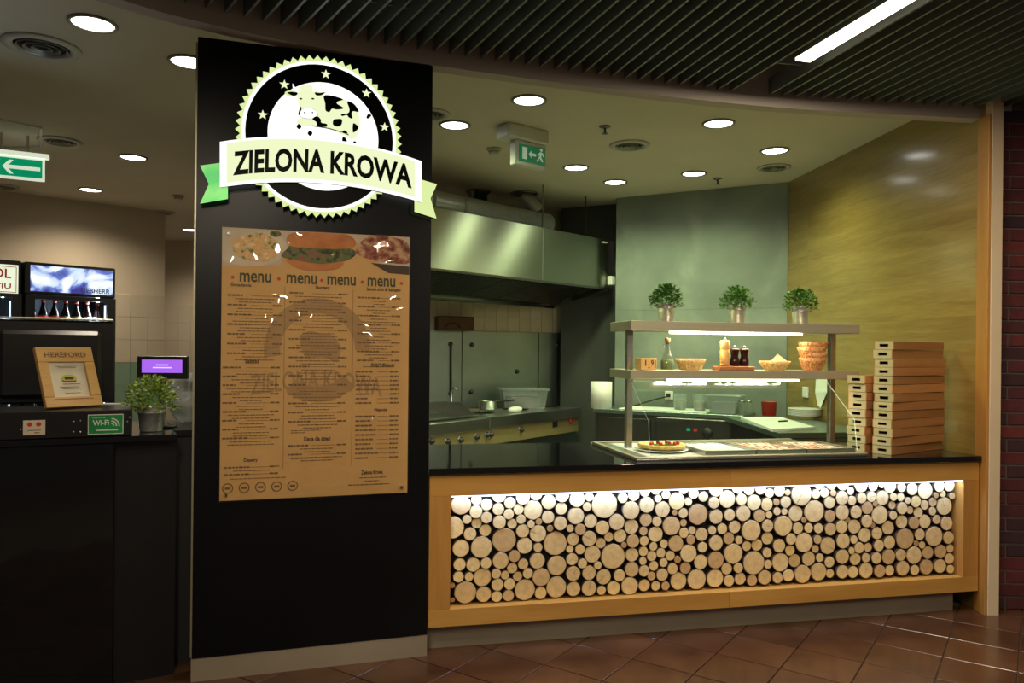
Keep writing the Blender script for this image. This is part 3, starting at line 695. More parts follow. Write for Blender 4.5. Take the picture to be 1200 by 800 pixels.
# menu board ------------------------------------------------------------
mn = thing('menu_board', 'brown paper menu board under clear acrylic on black panel', 'menu', fr=PN)
MC = [(256, 586.5), (476, 577.5), (261.5, 264), (481.5, 279.5)]
qm = [PN.hit(*p, -.012) for p in MC]
mx0 = (qm[0].x+qm[2].x)/2; mx1 = (qm[1].x+qm[3].x)/2; mz0 = (qm[0].z+qm[1].z)/2; mz1 = (qm[2].z+qm[3].z)/2
MB().box(mx0, mx1, -.010, -.001, mz0, mz1).build('paper_sheet', 'paper', mn)
MB().box(mx0-.004, mx1+.004, -.026, -.022, mz0-.004, mz1+.004).build('acrylic_cover', 'acrylic', mn)
for x in (mx0+.03, mx1-.03):
    for z in (mz0+.03, mz1-.03): MB().box(x-.006, x+.006, -.022, -.010, z-.006, z+.006).build('spacer', 'steel', mn)
mw, mh = mx1-mx0, mz1-mz0
def U(u, v, y=-.0112): return (mx0+u*mw, y, mz0+v*mh)       # u right, v up
def mtext(mb, s, u0, u1, v0, v1, bold=0, y=-.0118):
    text_map(mb, s, lambda a, b: U(u0+(u1-u0)*a, v0+(v1-v0)*b, y), bold=bold)
def mpoly(mb, pts, y0, y1, px=None): mb.prism([(mx0+u*mw, mz0+v*mh) for u, v in pts], y0, y1)
# food photographs along the top
foo = MB(); mpoly(foo, [(0, .855), (.30, .87), (.32, .93), (.5, .96), (.75, .965), (.80, .90), (1, .85), (1, .9995), (0, .9995)], -.0106, -.0101); foo.build('photo_ground', 'photo_ground', mn)
el = lambda cx, cy, rx, ry, n=28: [(cx+rx*math.cos(2*PI*i/n), cy+ry*math.sin(2*PI*i/n)) for i in range(n)]
clipu = lambda pts: [(min(.999, max(.001, u)), min(.9985, v)) for u, v in pts]
mb = MB(); mpoly(mb, clipu(el(.13, .935, .20, .075)), -.0110, -.0107); mb.build('printed_plate', 'platewhite', mn)
mb = MB(); mpoly(mb, clipu(smooth([(.05, .95), (.12, .972), (.2, .985), (.28, .955), (.29, .915), (.24, .885), (.15, .88), (.07, .90)], 4)), -.0113, -.0111); mb.build('printed_salad', 'salad', mn)
mb = MB(); mpoly(mb, clipu(el(.27, .985, .03, .012)), -.0113, -.0111); mpoly(mb, smooth([(.33, .93), (.36, .947), (.5, .94), (.66, .945), (.70, .925), (.64, .895), (.5, .88), (.36, .89), (.30, .905)], 4), -.0113, -.0111); mb.build('printed_filling', 'greens', mn)
mb = MB(); mpoly(mb, clipu(smooth([(.33, .955), (.34, .985), (.42, 1.0), (.55, 1.005), (.66, .995), (.70, .965), (.66, .944), (.5, .938), (.37, .94)], 4)), -.0116, -.0114)
mpoly(mb, smooth([(.33, .892), (.5, .88), (.63, .892), (.60, .865), (.48, .852), (.38, .862)], 4), -.0116, -.0114); mb.build('printed_bun', 'bun', mn)
mb = MB(); mpoly(mb, clipu(smooth([(.70, .93), (.73, .975), (.80, 1.0), (.95, .99), (1.0, .96), (1.0, .90), (.9, .895), (.78, .905)], 4)), -.0113, -.0111); mb.build('printed_sandwich', 'meat', mn)
mb = MB(); mpoly(mb, clipu([(.78, .893), (1.0, .885), (1.0, .852), (.88, .856)]), -.0108, -.0107); mb.build('printed_shadow', 'ink', mn)
# watermark
mb = MB()
N = 40; cz = .555
ro, ri = .285, .20
for i in range(N):
    a0, a1 = 2*PI*i/N, 2*PI*(i+1)/N
    asp = mw/mh
    pts = [(.5+ro*math.cos(a0), cz+ro*asp*math.sin(a0)), (.5+ro*math.cos(a1), cz+ro*asp*math.sin(a1)), (.5+ri*math.cos(a1), cz+ri*asp*math.sin(a1)), (.5+ri*math.cos(a0), cz+ri*asp*math.sin(a0))]
    if not (cz-.14 < pts[0][1] < cz-.03): mpoly(mb, pts, -.0104, -.0101)
mpoly(mb, smooth([(.40, .60), (.45, .625), (.50, .62), (.58, .61), (.62, .56), (.60, .51), (.52, .53), (.44, .52)], 4), -.0104, -.0101)
text_map(mb, 'ZIELONA KROWA', lambda a, b: U(.15+.70*a, .385+.025*math.sin(PI*a)+.075*b-.01*a, -.0105), bold=.003)
mb.build('printed_watermark', 'watermark', mn)
# headings
mb = MB()
for u0, u1 in ((.09, .25), (.33, .49), (.545, .70), (.765, .92)): mtext(mb, 'menu', u0, u1, .802, .836, bold=.01)
mb.build('menu_heading', 'ink_green', mn)
mb = MB()
for u in (.055, .29, .515, .735, .955): mpoly(mb, el(u, .818, .009, .006, 10), -.0118, -.0112)
mb.build('heading_dot', 'ink_red', mn)
mb = MB()
for s, u0, u1, v in (('Śniadania', .045, .15, .785), ('Burgery', .485, .56, .782), ('Sandwiche & kanapki', .76, .95, .782), ('Sałatki', .12, .19, .503), ('Sosy i dodatki', .79, .92, .489),
                     ('Desery', .12, .19, .137), ('Dania dla dzieci', .43, .57, .212), ('Napoje', .81, .88, .317), ('Zielona Krowa', .74, .86, .077)):
    mtext(mb, s, u0, u1, v, v+.016, bold=.004)
mb.build('section_heading', 'ink', mn)
mb = MB(); rr = random.Random(3)
def words(u0, u1, v, h=.003, fill=.8):
    u = u0
    while u < u1-.004:
        wd = rr.uniform(.008, .028); e_ = min(u+wd, u1); p = [(u, v), (e_, v), (e_, v+h), (u, v+h)]
        mpoly(mb, p, -.0114, -.0111); u = e_+.004
def item(u0, u1, v, price=True, lines=2):
    words(u0, u0+rr.uniform(.06, .13), v, .006)
    if price: words(u1-.05, u1, v, .006); mpoly(mb, [(u0+.12, v+.0015), (u1-.055, v+.0015), (u1-.055, v+.0028), (u0+.12, v+.0028)], -.0113, -.0111)
    for k in range(lines):
        g = rr.uniform(.02, .09); words(u0+g, u1-g, v-.0115*(k+1))
for k in range(7): item(.03, .31, .75-.0355*k)
for k in range(10): item(.01, .30, .485-.0325*k) if k < 9 else None
for k in range(2): item(.02, .30, .118-.026*k, lines=1 if k == 0 else 0)
for k in range(15): item(.345, .655, .765-.0345*k)
for k in range(2): item(.345, .655, .192-.033*k, lines=2)
for k in range(8): item(.71, .95, .755-.0345*k)
for k in range(8): item(.705, .945, .470-.0172*k, lines=0)
for k in range(10): item(.705, .945, .298-.0178*k, lines=0)
words(.36, .52, .25); words(.36, .44, .242); words(.36, .50, .145); words(.05, .34, .077)
words(.73, .88, .063); words(.76, .84, .050); words(.67, .90, .036, .004)
mb.build('printed_lines', 'ink_soft', mn)
mb = MB()
for u in (.32, .685): mpoly(mb, [(u, .11), (u+.002, .11), (u+.002, .79), (u, .79)], -.0112, -.0110)
for k in range(5):
    cu_ = .04+.083*k; asp = mw/mh
    for r_ in (.028,):
        for i in range(20):
            a0, a1 = 2*PI*i/20, 2*PI*(i+1)/20
            mpoly(mb, [(cu_+r_*math.cos(a0), .045+r_*asp*math.sin(a0)), (cu_+r_*math.cos(a1), .045+r_*asp*math.sin(a1)), (cu_+.8*r_*math.cos(a1), .045+.8*r_*asp*math.sin(a1)), (cu_+.8*r_*math.cos(a0), .045+.8*r_*asp*math.sin(a0))], -.0114, -.0111)
    mpoly(mb, [(cu_-.014, .041), (cu_+.014, .041), (cu_+.014, .049), (cu_-.014, .049)], -.0114, -.0111)
mb.build('printed_badges', 'ink_soft', mn)

# ================================================================== BAR COUNTER
CLn = CT.L((2.917, 4.80, 0)).x+.012
ct = thing('bar_counter', 'oak framed bar counter with lit recess packed with log slices', 'counter', fr=CT)
x528 = CT.hit(528, 640).x; x1129 = CT.hit(1129, 620).x; x855 = CT.hit(856, 555).x
ZB, ZT = .135, .945
zt = CT.hit(528, 581).z; zb = CT.hit(528, 712.5).z; zt2 = CT.hit(1120, 563).z; zb2 = CT.hit(1129, 677).z
zt = (zt+zt2)/2; zb = (zb+zb2)/2
DEP = .075
for xa, xb in ((.0, x855), (x855, CLn)):
    MB().box(xa+.0006, xb-.0006, 0, .9, zt, ZT, b=.0008).build('top_rail', 'oak', ct)
    MB().box(xa+.0006, xb-.0006, 0, .5, ZB, zb, b=.0008).build('bottom_rail', 'oak', ct)
MB().box(.0006, x528, 0, .5, zb+.0006, zt-.0006, b=.0008).build('side_stile', 'oak_v', ct)
MB().box(x1129, CLn-.0006, 0, .5, zb+.0006, zt-.0006, b=.0008).build('side_stile', 'oak_v', ct)
MB().box(x528, x1129, DEP+.02, .5, zb, zt).build('recess_back', 'black_matte', ct)
MB().box(.01, CLn-.12, .07, .45, 0, ZB).build('kick_plate', 'kick', ct)
MB().box(x528+.004, x1129-.004, .006, .018, zt-.008, zt-.0005).build('led_strip', 'led', ct)
light('AREA', 'recess_lamp', ((x528+x1129)/2, .022, zt-.012), (math.radians(18), 0, 0), 9.5, (.45, .62, 1), x1129-x528-.02, .012, parent=ct)
# worktop
wt = MB().box(-.004, CLn, -.022, 1.02, ZT+.0005, .980, b=.003)
single(wt, 'worktop', 'black_gloss', 'polished black stone worktop on the bar counter', 'worktop', fr=CT)
# log slices: positions and radii read off the photograph, laid in the plane of the recess
LA = [(115,118,64),(212,85,34),(277,116,37),(206,162,41),(276,200,36),(365,62,46),(354,146,38),(426,103,37),(420,178,33),(513,75,44),(484,145,33),(579,152,61),(598,52,40),(680,100,46),(765,60,45),(763,138,39),(150,211,29),(214,238,33),(270,284,38),(171,307,41),(62,265,70),(360,228,42),(444,242,31),(500,210,30),(563,240,24),(615,226,21),(677,199,41),(754,237,43),(689,271,21),(513,288,42),(610,303,53),(391,347,76),(525,382,51),(723,370,75),(113,402,54),(244,394,68),(610,394,29),(367,481,52),(456,449,37),(605,480,49),(733,511,62),(104,507,39),(192,507,44),(272,494,35),(445,530,33),(513,501,33),(95,584,34),(164,583,28),(251,587,57),(340,562,31),(398,574,27),(478,581,30),(545,560,33),(629,585,56),(347,632,39),(425,630,36),(140,683,70),(259,698,49),(342,708,35),(418,703,36),(524,666,66),(627,688,38),(731,651,66),(56,640,17),(58,735,15),(839,343,39),(820,271,24),(832,470,38),(838,562,46),(838,662,45),(819,403,24)]
LB = [(35,112,50),(116,95,28),(98,157,28),(212,148,84),(30,218,53),(124,252,42),(55,303,35),(199,293,44),(290,257,50),(330,100,33),(402,85,38),(475,62,34),(383,180,56),(388,285,46),(486,143,49),(560,107,24),(608,80,28),(588,178,49),(481,244,40),(555,249,31),(680,117,53),(756,125,25),(788,73,33),(850,92,32),(666,195,17),(721,199,31),(818,208,64),(724,262,23),(645,281,58),(464,316,27),(545,337,48),(113,364,47),(242,355,30),(315,346,41),(189,397,32),(336,402,18),(395,380,41),(468,378,30),(53,433,31),(134,465,53),(267,480,78),(391,471,43),(464,447,30),(530,417,27),(600,400,27),(677,398,49),(770,372,29),(727,327,32),(781,312,24),(841,338,40),(578,458,30),(522,478,32),(640,476,30),(459,508,24),(757,459,54),(845,419,32),(70,523,30),(168,535,25),(595,520,27),(685,500,22),(387,564,45),(466,571,35),(533,541,30),(654,560,34),(736,555,36),(830,512,45),(113,585,45),(206,611,47),(307,600,37),(517,607,27),(585,597,38),(373,665,55),(112,684,48),(194,699,29),(271,683,43),(470,667,37),(546,671,30),(606,669,27),(693,640,53),(809,628,61),(545,42,35),(720,42,36)]
LC = [(105,75,45),(90,157,36),(182,137,54),(257,62,40),(320,70,38),(270,136,36),(350,157,47),(393,70,37),(451,95,29),(513,82,36),(569,93,19),(436,170,39),(498,156,21),(560,156,36),(658,105,68),(752,102,29),(813,94,30),(861,90,20),(775,42,34),(850,45,36),(845,158,37),(105,249,45),(196,239,36),(282,228,47),(386,244,38),(450,238,22),(500,215,24),(551,217,21),(624,231,47),(741,215,67),(843,245,36),(674,271,17),(82,338,27),(146,328,33),(229,318,39),(331,337,63),(438,309,38),(538,308,61),(638,326,35),(705,323,29),(771,326,31),(843,331,37),(190,395,36),(257,402,25),(105,419,46),(304,440,30),(373,433,37),(440,390,38),(588,393,34),(675,418,58),(760,397,26),(217,489,61),(435,483,30),(514,437,41),(748,458,23),(586,468,32),(828,437,51),(105,531,53),(176,587,36),(246,576,31),(347,549,70),(440,557,27),(525,546,56),(617,536,39),(706,524,44),(776,515,26),(838,542,33),(102,650,55),(188,663,34),(262,650,37),(337,658,34),(418,641,44),(503,644,34),(574,629,37),(665,617,54),(767,605,53),(844,617,27)]
LD = [(100,75,42),(150,112,24),(215,75,45),(297,85,32),(350,68,22),(405,85,42),(473,87,28),(94,155,42),(162,174,29),(217,153,32),(283,146,32),(358,155,44),(423,146,24),(473,151,25),(544,98,37),(635,109,50),(719,80,34),(787,76,36),(747,131,20),(697,139,17),(803,143,20),(515,172,20),(570,180,34),(631,203,28),(682,185,26),(758,210,53),(421,204,24),(479,222,36),(535,236,23),(589,252,31),(676,241,25),(98,249,45),(184,248,38),(256,217,38),(306,190,17),(337,267,55),(420,267,26),(131,297,17),(90,339,39),(175,342,43),(251,305,37),(293,333,17),(394,350,41),(480,311,40),(557,317,36),(632,310,40),(702,295,27),(768,321,41),(97,433,45),(170,426,25),(240,398,42),(318,385,36),(500,421,60),(594,392,34),(685,404,58),(780,413,37),(574,450,17),(611,460,22),(152,496,21),(203,478,33),(264,477,27),(330,464,34),(404,445,39),(92,535,44),(180,552,37),(246,543,28),(313,545,34),(396,538,45),(472,525,35),(557,526,52),(650,512,38),(727,502,40),(793,483,25),(785,548,31),(92,632,40),(167,636,36),(247,625,46),(334,628,38),(403,626,31),(484,610,44),(560,621,30),(637,601,45),(725,596,41),(790,615,25)]
logs = []
for lst, ox, oy in ((LA, 520, 570), (LB, 670, 565), (LC, 820, 560), (LD, 970, 555)):
    for x, y, r in lst:
        px, py = ox+x/5.519, oy+y/5.519
        h = CT.hit(px, py, DEP*.75); h2 = CT.hit(px, py-r/5.519, DEP*.75); h3 = CT.hit(px+r/5.519, py, DEP*.75)
        logs.append([h.x, h.z, ((h2.z-h.z)*.55+(h3.x-h.x)*.45)*1.03])
for it in range(40):
    for i in range(len(logs)):
        for j in range(i+1, len(logs)):
            a, b_ = logs[i], logs[j]; dx, dz = b_[0]-a[0], b_[1]-a[1]; s = a[2]+b_[2]
            if abs(dx) > s or abs(dz) > s: continue
            d = math.hypot(dx, dz)
            if d < s and d > 1e-6:
                if it > 25: k = d/s; a[2] *= k**.5; b_[2] *= k**.5
                else:
                    m_ = (s-d)*.25/d; a[0] -= dx*m_; a[1] -= dz*m_; b_[0] += dx*m_; b_[1] += dz*m_
for l in logs:
    l[2] *= .985
    l[0] = max(l[0], x528+(.0 if l[2] > .05 else .4)*l[2]); l[0] = min(l[0], x1129-.6*l[2]); l[1] = max(l[1], zb+.9*l[2])
logs.sort(key=lambda l: -l[2])
log_me = []
for v in range(6):
    rr = random.Random(v); n = 26
    rad = [1+.02*math.sin(2*(2*PI*i/n)+rr.random()*6)+.012*math.sin(5*(2*PI*i/n)+rr.random()*6)+rr.uniform(-.006, .006) for i in range(n)]
    mb = MB(); vs = []
    for rs, y in ((.965, 0), (1.0, .008), (1.0, .08)):
        for i in range(n): a = 2*PI*i/n; vs.append((rad[i]*rs*math.cos(a), y, rad[i]*rs*math.sin(a)))
    mb.add(vs, [list(range(n))]); mb.add(vs, [], 0)
    mb.v = mb.v[:3*n]
    for k in (0, 1):
        for i in range(n):
            j = (i+1) % n; mb.f.append([k*n+i, k*n+j, (k+1)*n+j, (k+1)*n+i]); mb.mi.append(1 if k else 0); mb.sm.append(bool(k))
    log_me.append(mb)
lprot = [None]*6; joined = MB()
for i, (x, z, r) in enumerate(logs):
    v = random.randrange(6); y = DEP*.75+random.uniform(-.007, .006)
    rot = random.uniform(0, 2*PI)
    if z+r > zt+.10: pass
    if i < 298:
        if lprot[v] is None: o = lprot[v] = log_me[v].build('log_slice', ['endgrain', 'bark'], ct)
        else: o = lprot[v].copy(); C.objects.link(o)
        o.location = (x, y, z); o.rotation_euler = (0, rot, 0); o.scale = (r, .3, r)
    else:
        joined.T = Matrix.Translation((x, y, z)) @ Matrix.Rotation(rot, 4, 'Y') @ Matrix.Diagonal((r, .3, r, 1))
        m0 = len(joined.v); b0_ = log_me[v]; joined.v += [tuple(joined.T @ Vector(p)) for p in b0_.v]
        joined.f += [[m0+q for q in f] for f in b0_.f]; joined.mi += b0_.mi; joined.sm += b0_.sm
if joined.v: tag(joined.build('small_log_slices', ['cork', 'bark'], ct), None, None, kind='stuff')

# ================================================================== SERVING SHELVES (on the worktop)
WZ = .980
sh = thing('serving_shelf', 'two tier steel serving shelf with glass front over food tray', 'shelf', tuple(CT.W((0, 0, WZ))), CT.yaw)
SF = Fr(*CT.W((0, 0, WZ)), CT.yaw)
X0, X1, Y0, Y1 = 1.30, 2.925, .46, .84
def sh_z(z): return z-WZ
MB().box(X0, X1, Y0, Y1, sh_z(1.742), sh_z(1.803), b=.003).build('upper_shelf', 'champagne', sh)
MB().box(X0, X1, Y0, Y1, sh_z(1.438), sh_z(1.494), b=.003).build('lower_shelf', 'champagne', sh)
for x in (1.34, 2.805):
    for z0, z1 in ((.0135 if x < 2 else .0005, sh_z(1.438)), (sh_z(1.494), sh_z(1.742))): MB().box(x-.02, x+.02, .57, .61, z0, z1, b=.002).build('post', 'steel', sh)
l0 = SF.hit(785, 389, Y0+.05).x; l1 = SF.hit(938, 389, Y0+.05).x
MB().box(l0, l1, Y0+.03, Y0+.06, sh_z(1.726), sh_z(1.7415)).build('light_strip', 'led_warm', sh)
MB().box(l0, l1, Y0+.06, Y0+.09, sh_z(1.424), sh_z(1.4375)).build('light_strip', 'led_warm', sh)
light('AREA', 'shelf_lamp', ((l0+l1)/2, Y0+.045, sh_z(1.722)), (0, 0, 0), 6.0, (1, .84, .55), l1-l0, .03, parent=sh)
light('AREA', 'shelf_lamp', ((l0+l1)/2, Y0+.075, sh_z(1.42)), (0, 0, 0), 9.0, (1, .90, .70), l1-l0, .03, parent=sh)
# base tray
MB().box(1.19, 2.70, .07, .87, .0, .012, b=.002).build('base_plate', 'steel', sh)
mb = MB().box(1.19, 2.70, .07, .10, .0125, .022, b=.002); mb.box(1.19, 1.215, .101, .87, .0125, .022, b=.002); mb.box(2.675, 2.70, .101, .56, .0125, .022); mb.box(1.216, 2.67, .84, .87, .0125, .022)
mb.build('tray_rim', 'champagne', sh)
MB().box(1.30, 1.645, .12, .82, .0122, .0132).build('tray_liner', 'porcelain', sh)
# glass front: sloped upper pane and upright lower pane
gx0, gx1 = X0+.0, 2.67
def pane_mesh(a, b, x0, x1, t=.006):
    (ya, za), (yb, zb_) = a, b
    return MB().add([(x0, ya, za), (x1, ya, za), (x1, yb, zb_), (x0, yb, zb_), (x0, ya+t, za), (x1, ya+t, za), (x1, yb+t, zb_), (x0, yb+t, zb_)],
                    [(0, 1, 2, 3), (4, 7, 6, 5), (0, 4, 5, 1), (3, 2, 6, 7)], 0).add([(x0, ya, za), (x0, yb, zb_), (x0, yb+t, zb_), (x0, ya+t, za), (x1, ya, za), (x1, yb, zb_), (x1, yb+t, zb_), (x1, ya+t, za)], [(0, 1, 2, 3), (4, 7, 6, 5)], 1)
pane_mesh((.16, sh_z(1.20)), (Y0+.002, sh_z(1.436)), gx0, gx1).build('sloped_glass', ['glass', 'exit_mark'], sh)
pane_mesh((.13, .0235), (.16, sh_z(1.20)), gx0, gx1).build('front_glass', ['glass', 'exit_mark'], sh)
# food trays and contents
def on(px, py, z): return SF.L(at_z(px, py, WZ+z))
a = on(806, 522, .02); b_ = on(1003, 522, .02)
pz = on(770, 526, .013)
pl = thing('plate', 'white oval plate under the round quiche in the display', 'plate', tuple(SF.W((pz.x-.01, .40, .0135))), 0)
MB().lathe([(.08, 0), (.13, .004), (.165, .014), (.16, .016), (.12, .009), (.001, .008)], n=32, cap0=True, cap1=False).build('dish', 'porcelain', pl)
qq = thing('quiche', 'round golden quiche topped with red cherry tomatoes', 'quiche', tuple(SF.W((pz.x-.01, .40, .0305))), 0)
MB().lathe([(.118, 0), (.145, .012), (.148, .028), (.135, .03), (.12, .022), (.001, .024)], n=32, cap1=False).build('crust', 'crust', qq)
for i, (x, y) in enumerate(((-.08, -.06), (-.065, -.02), (-.02, .02), (.04, .05), (.045, -.02), (.07, -.05), (.10, .0), (-.02, -.08))):
    MB().sphere((x, y, .034), .012, 8).build('tomato', 'red', qq)
mb = MB(); rr = random.Random(5)
for k in range(30):
    x, y = rr.uniform(-.06, .06), rr.uniform(-.08, .0); mb.box(x, x+.02, y, y+.006, .024, .028)
tag(mb.build('chopped_herbs', 'leaf', qq), None, None, kind='stuff')
for k, (xa, xb) in enumerate(((1.65, 1.98), (1.99, 2.32), (2.33, 2.665))):
    t = thing('food_tray', ['steel food tray nearest the quiche, beneath the glass', 'steel food tray of sliced meat in the middle of the display', 'steel food tray at the right end of the glass display'][k], 'tray', tuple(SF.W((xa, .14, .0135))), SF.yaw)
    L = xb-xa; mb = MB().box(0, L, 0, .4, 0, .004); mb.box(0, .006, 0, .4, .004, .03); mb.box(L-.006, L, 0, .4, .004, .03); mb.box(.006, L-.006, 0, .006, .004, .03); mb.box(.006, L-.006, .394, .4, .004, .03)
    mb.build('pan', 'steel', t)
    mb = MB(); rr = random.Random(k+20)
    if k == 0:
        o = thing and mb
        for i in range(5): mb.box(.02+.058*i, .070+.058*i, .02, .38, .0045, .022+rr.random()*.006, b=.004)
        single(mb, 'sliced_cheese', 'porcelain', 'pale cheese slices in the tray nearest the quiche', 'food', loc=tuple(t.location), yaw=SF.yaw)
    else:
        for i in range(7):
            for j in range(4):
                mb.T = Matrix.Translation((.042+.041*i, .06+.095*j, .016)) @ Matrix.Rotation(rr.uniform(-.4, .4), 4, 'Z') @ Matrix.Rotation(.3, 4, 'Y')
                mb.sphere((0, 0, 0), .045, 7, sz=(.7, 1.1, .16))
        o = single(mb, 'sliced_meat', 'meat_tray', ['', 'pink sliced meat in the middle display tray', 'pink and pale sliced meat in the right display tray'][k], 'food', loc=tuple(t.location), yaw=SF.yaw, kind='stuff')
# ---- potted plants
def plant(name, label, loc, r=.058, h=.115, fr=.105, fh=.13, mats=('zinc', 'leaf'), n=520, seed=1, group=None):
    t = thing(name, label, 'plant', loc, 0, group); rr = random.Random(seed)
    MB().lathe([(r*.76, 0), (r*.80, .004), (r*.93, h*.72), (r*.97, h*.73), (r*.95, h*.76), (r*.99, h*.97), (r*1.04, h), (r*.97, h), (r*.94, h*.9)], n=28, cap1=False).build('pot', mats[0], t)
    MB().lathe([(r*.93, h*.88), (.001, h*.90)], n=20, cap0=False, cap1=False).build('soil', 'soil', t)
    mb = MB(); st = MB()
    for i in range(n):
        a = rr.uniform(0, 2*PI); e = rr.random()**.6; ph = rr.uniform(-.22, 1)*PI/2
        rad = (.30+.70*e); x = fr*rad*math.cos(a)*math.cos(ph); y = fr*rad*math.sin(a)*math.cos(ph); z = h-.006+fh*(.12+.88*rad*math.sin(ph))
        if z < h+.004 and math.hypot(x, y) < r*1.15: continue
        if i % 20 == 0: st.tube([(x*.15, y*.15, h*.88), (x*.5, y*.5, h+fh*.25), (x, y, z)], .0012, 4)
        L = rr.uniform(.018, .030); W = L*.40
        T = Matrix.Translation((x, y, z)) @ Matrix.Rotation(a+rr.uniform(-.9, .9), 4, 'Z') @ Matrix.Rotation(-rr.uniform(-.3, 1.1), 4, 'Y') @ Matrix.Rotation(rr.uniform(-.8, .8), 4, 'X')
        mb.T = T; mb.add([(0, 0, 0), (L*.5, W, .003), (L, 0, 0), (L*.5, -W, .003), (L*.5, 0, -.002)], [(0, 4, 1), (1, 4, 2), (2, 4, 3), (3, 4, 0)])
    tag(mb.build('foliage', mats[1], t), None, None, kind='stuff'); st.build('stems', 'leaf', t)
    return t
SH2 = 1.4945; SH1 = 1.8035
def onshelf(px, y=.60, z=SH1):
    h = SF.hit(px, 433, y); return tuple(SF.W((h.x, y, z-WZ)))
for k, (px, lab) in enumerate(((780, 'leftmost potted green plant in zinc pot on upper shelf'), (863, 'middle potted green plant in zinc pot on upper shelf'), (937, 'right potted green plant in zinc pot on upper shelf'))):
    plant('potted_plant', lab, onshelf(px, .56), seed=k+3, group='small potted plants on the upper shelf')
# ---- things on the lower shelf
p = onshelf(757, .50, SH2); cal = thing('calendar_block', 'small wooden block calendar showing 19 on lower shelf', 'calendar', p, SF.yaw+.25)
MB().box(-.062, .062, -.03, .03, 0, .075, b=.002).build('block', 'mill_wood', cal)
for k, dg_ in enumerate('19'):
    mb = MB(); x0 = -.030+.045*k; text_map(mb, dg_, lambda u, v: (x0+(.009 if dg_ == '1' else .022)*u, -.0312, .025+.038*v), bold=.06); mb.build('digit', 'ink', cal)
mb = MB().box(-.008, .010, -.0312, -.0305, .012, .015); mb.box(.047, .052, -.0312, -.0305, .012, .062).build('printed_mark', 'ink', cal)
p = onshelf(782, .52, SH2); oil = thing('oil_carafe', 'glass oil carafe with cork and handle on lower shelf', 'bottle', p, 0)
MB().lathe([(.040, 0), (.046, .01), (.044, .05), (.026, .10), (.014, .14), (.013, .17), (.018, .178), (.016, .18), (.010, .172), (.011, .14), (.023, .10), (.041, .05), (.042, .012)], n=24, cap1=False).build('body', 'glass_clear', oil)
MB().lathe([(.038, .004), (.041, .012), (.040, .045), (.034, .066), (.001, .066)], n=20, cap1=False).build('herb_oil', 'leaf2', oil)
MB().lathe([(.009, .165), (.016, .183), (.018, .20), (.001, .203)], n=14).build('cork', 'cork', oil)
MB().tube([(-.026, 0, .10), (-.052, 0, .11), (-.060, 0, .135), (-.045, 0, .158), (-.016, 0, .15)], .004, 8).build('handle', 'glass_clear', oil)
def bowl(name, label, px, w, h, m, y=.54, z=SH2, flare=.7, group=None, napkin=False, cat='basket', jag=0, dz=0, ox=0):
    p = onshelf(px, y, z+dz); t = thing(name, label, cat, p, SF.yaw, group)
    r = w/2; n = 32; prof = [(r*flare*.96, 0), (r*flare, .003), (r*.9, h*.6), (r, h), (r*.96, h*.98), (r*.86, h*.6), (r*flare*.9, .008), (.001, .008)]
    mb = MB(); mb.T = Matrix.Diagonal((1, .8, 1, 1)); mb.lathe(prof, n=n, cap1=False).build('shell', m, t)
    mb = MB(); mb.T = Matrix.Diagonal((1, .8, 1, 1))
    for i in range(28):
        a = 2*PI*i/28; mb.tube([(r*flare*math.cos(a), r*flare*math.sin(a), .004), (r*.91*math.cos(a), r*.91*math.sin(a), h*.6), (r*1.005*math.cos(a), r*1.005*math.sin(a), h*.97)], .0018, 4)
    mb.build('ribs', m, t)
    if napkin:
        mb = MB(); mb.add([(-.06, -.02, .045), (0, -.03, .11), (.01, .03, .07), (-.05, .04, .05), (.09, .0, .06), (.07, .045, .05)], [(0, 1, 2, 3), (2, 1, 4, 5), (0, 1, 4)]); mb.build('napkin', 'white', t)
    return t
bowl('wicker_bowl', 'pale yellow woven bread bowl beside the oil carafe', 809, .20, .072, 'wicker', cat='bowl')
bowl('bread_basket', 'small woven basket lined with white paper beside the bowl stack', 908, .21, .062, 'wicker', napkin=True, flare=.62)
for k in range(4):
    bowl('wicker_bowl', ['bottom', 'second from bottom', 'second from top', 'topmost'][k]+' brown woven bowl in the stack on lower shelf', 952+[0, 1, -1, 1][k], .185+.006*k, .085, 'wicker_brown', cat='bowl', group='stacked woven bowls on the lower shelf', dz=.036*k, flare=.66)
p = onshelf(860, .50, SH2); bd = single(MB().box(-.125, .125, -.045, .06, 0, .026, b=.004), 'wooden_board', 'board_wood', 'thick reddish wooden board carrying three mills on lower shelf', 'board', loc=p, yaw=SF.yaw)
def mill(label, dx, prof, m, knob, hk):
    q = SF.W(Vector(SF.L(p))+Vector((dx, 0, .0265))); t = thing('pepper_mill', label, 'mill', tuple(q), 0, 'mills on the wooden board')
    MB().lathe(prof, n=20).build('body', m, t); MB().sphere((0, 0, hk), .009, 8).build('knob', knob, t)
mill('tall pale wooden pepper mill on the board', -.065, [(.026, 0), (.030, .006), (.031, .10), (.029, .105), (.031, .11), (.031, .158), (.025, .165)], 'mill_wood', 'mill_wood', .174)
dp = [(.028, 0), (.031, .01), (.030, .035), (.022, .065), (.026, .09), (.030, .105), (.026, .112), (.012, .116)]
mill('dark red glossy mill in middle of the board', .005, dp, 'mill_dark', 'steel', .124)
mill('dark red glossy mill at right end of the board', .073, dp, 'mill_dark', 'steel', .124)

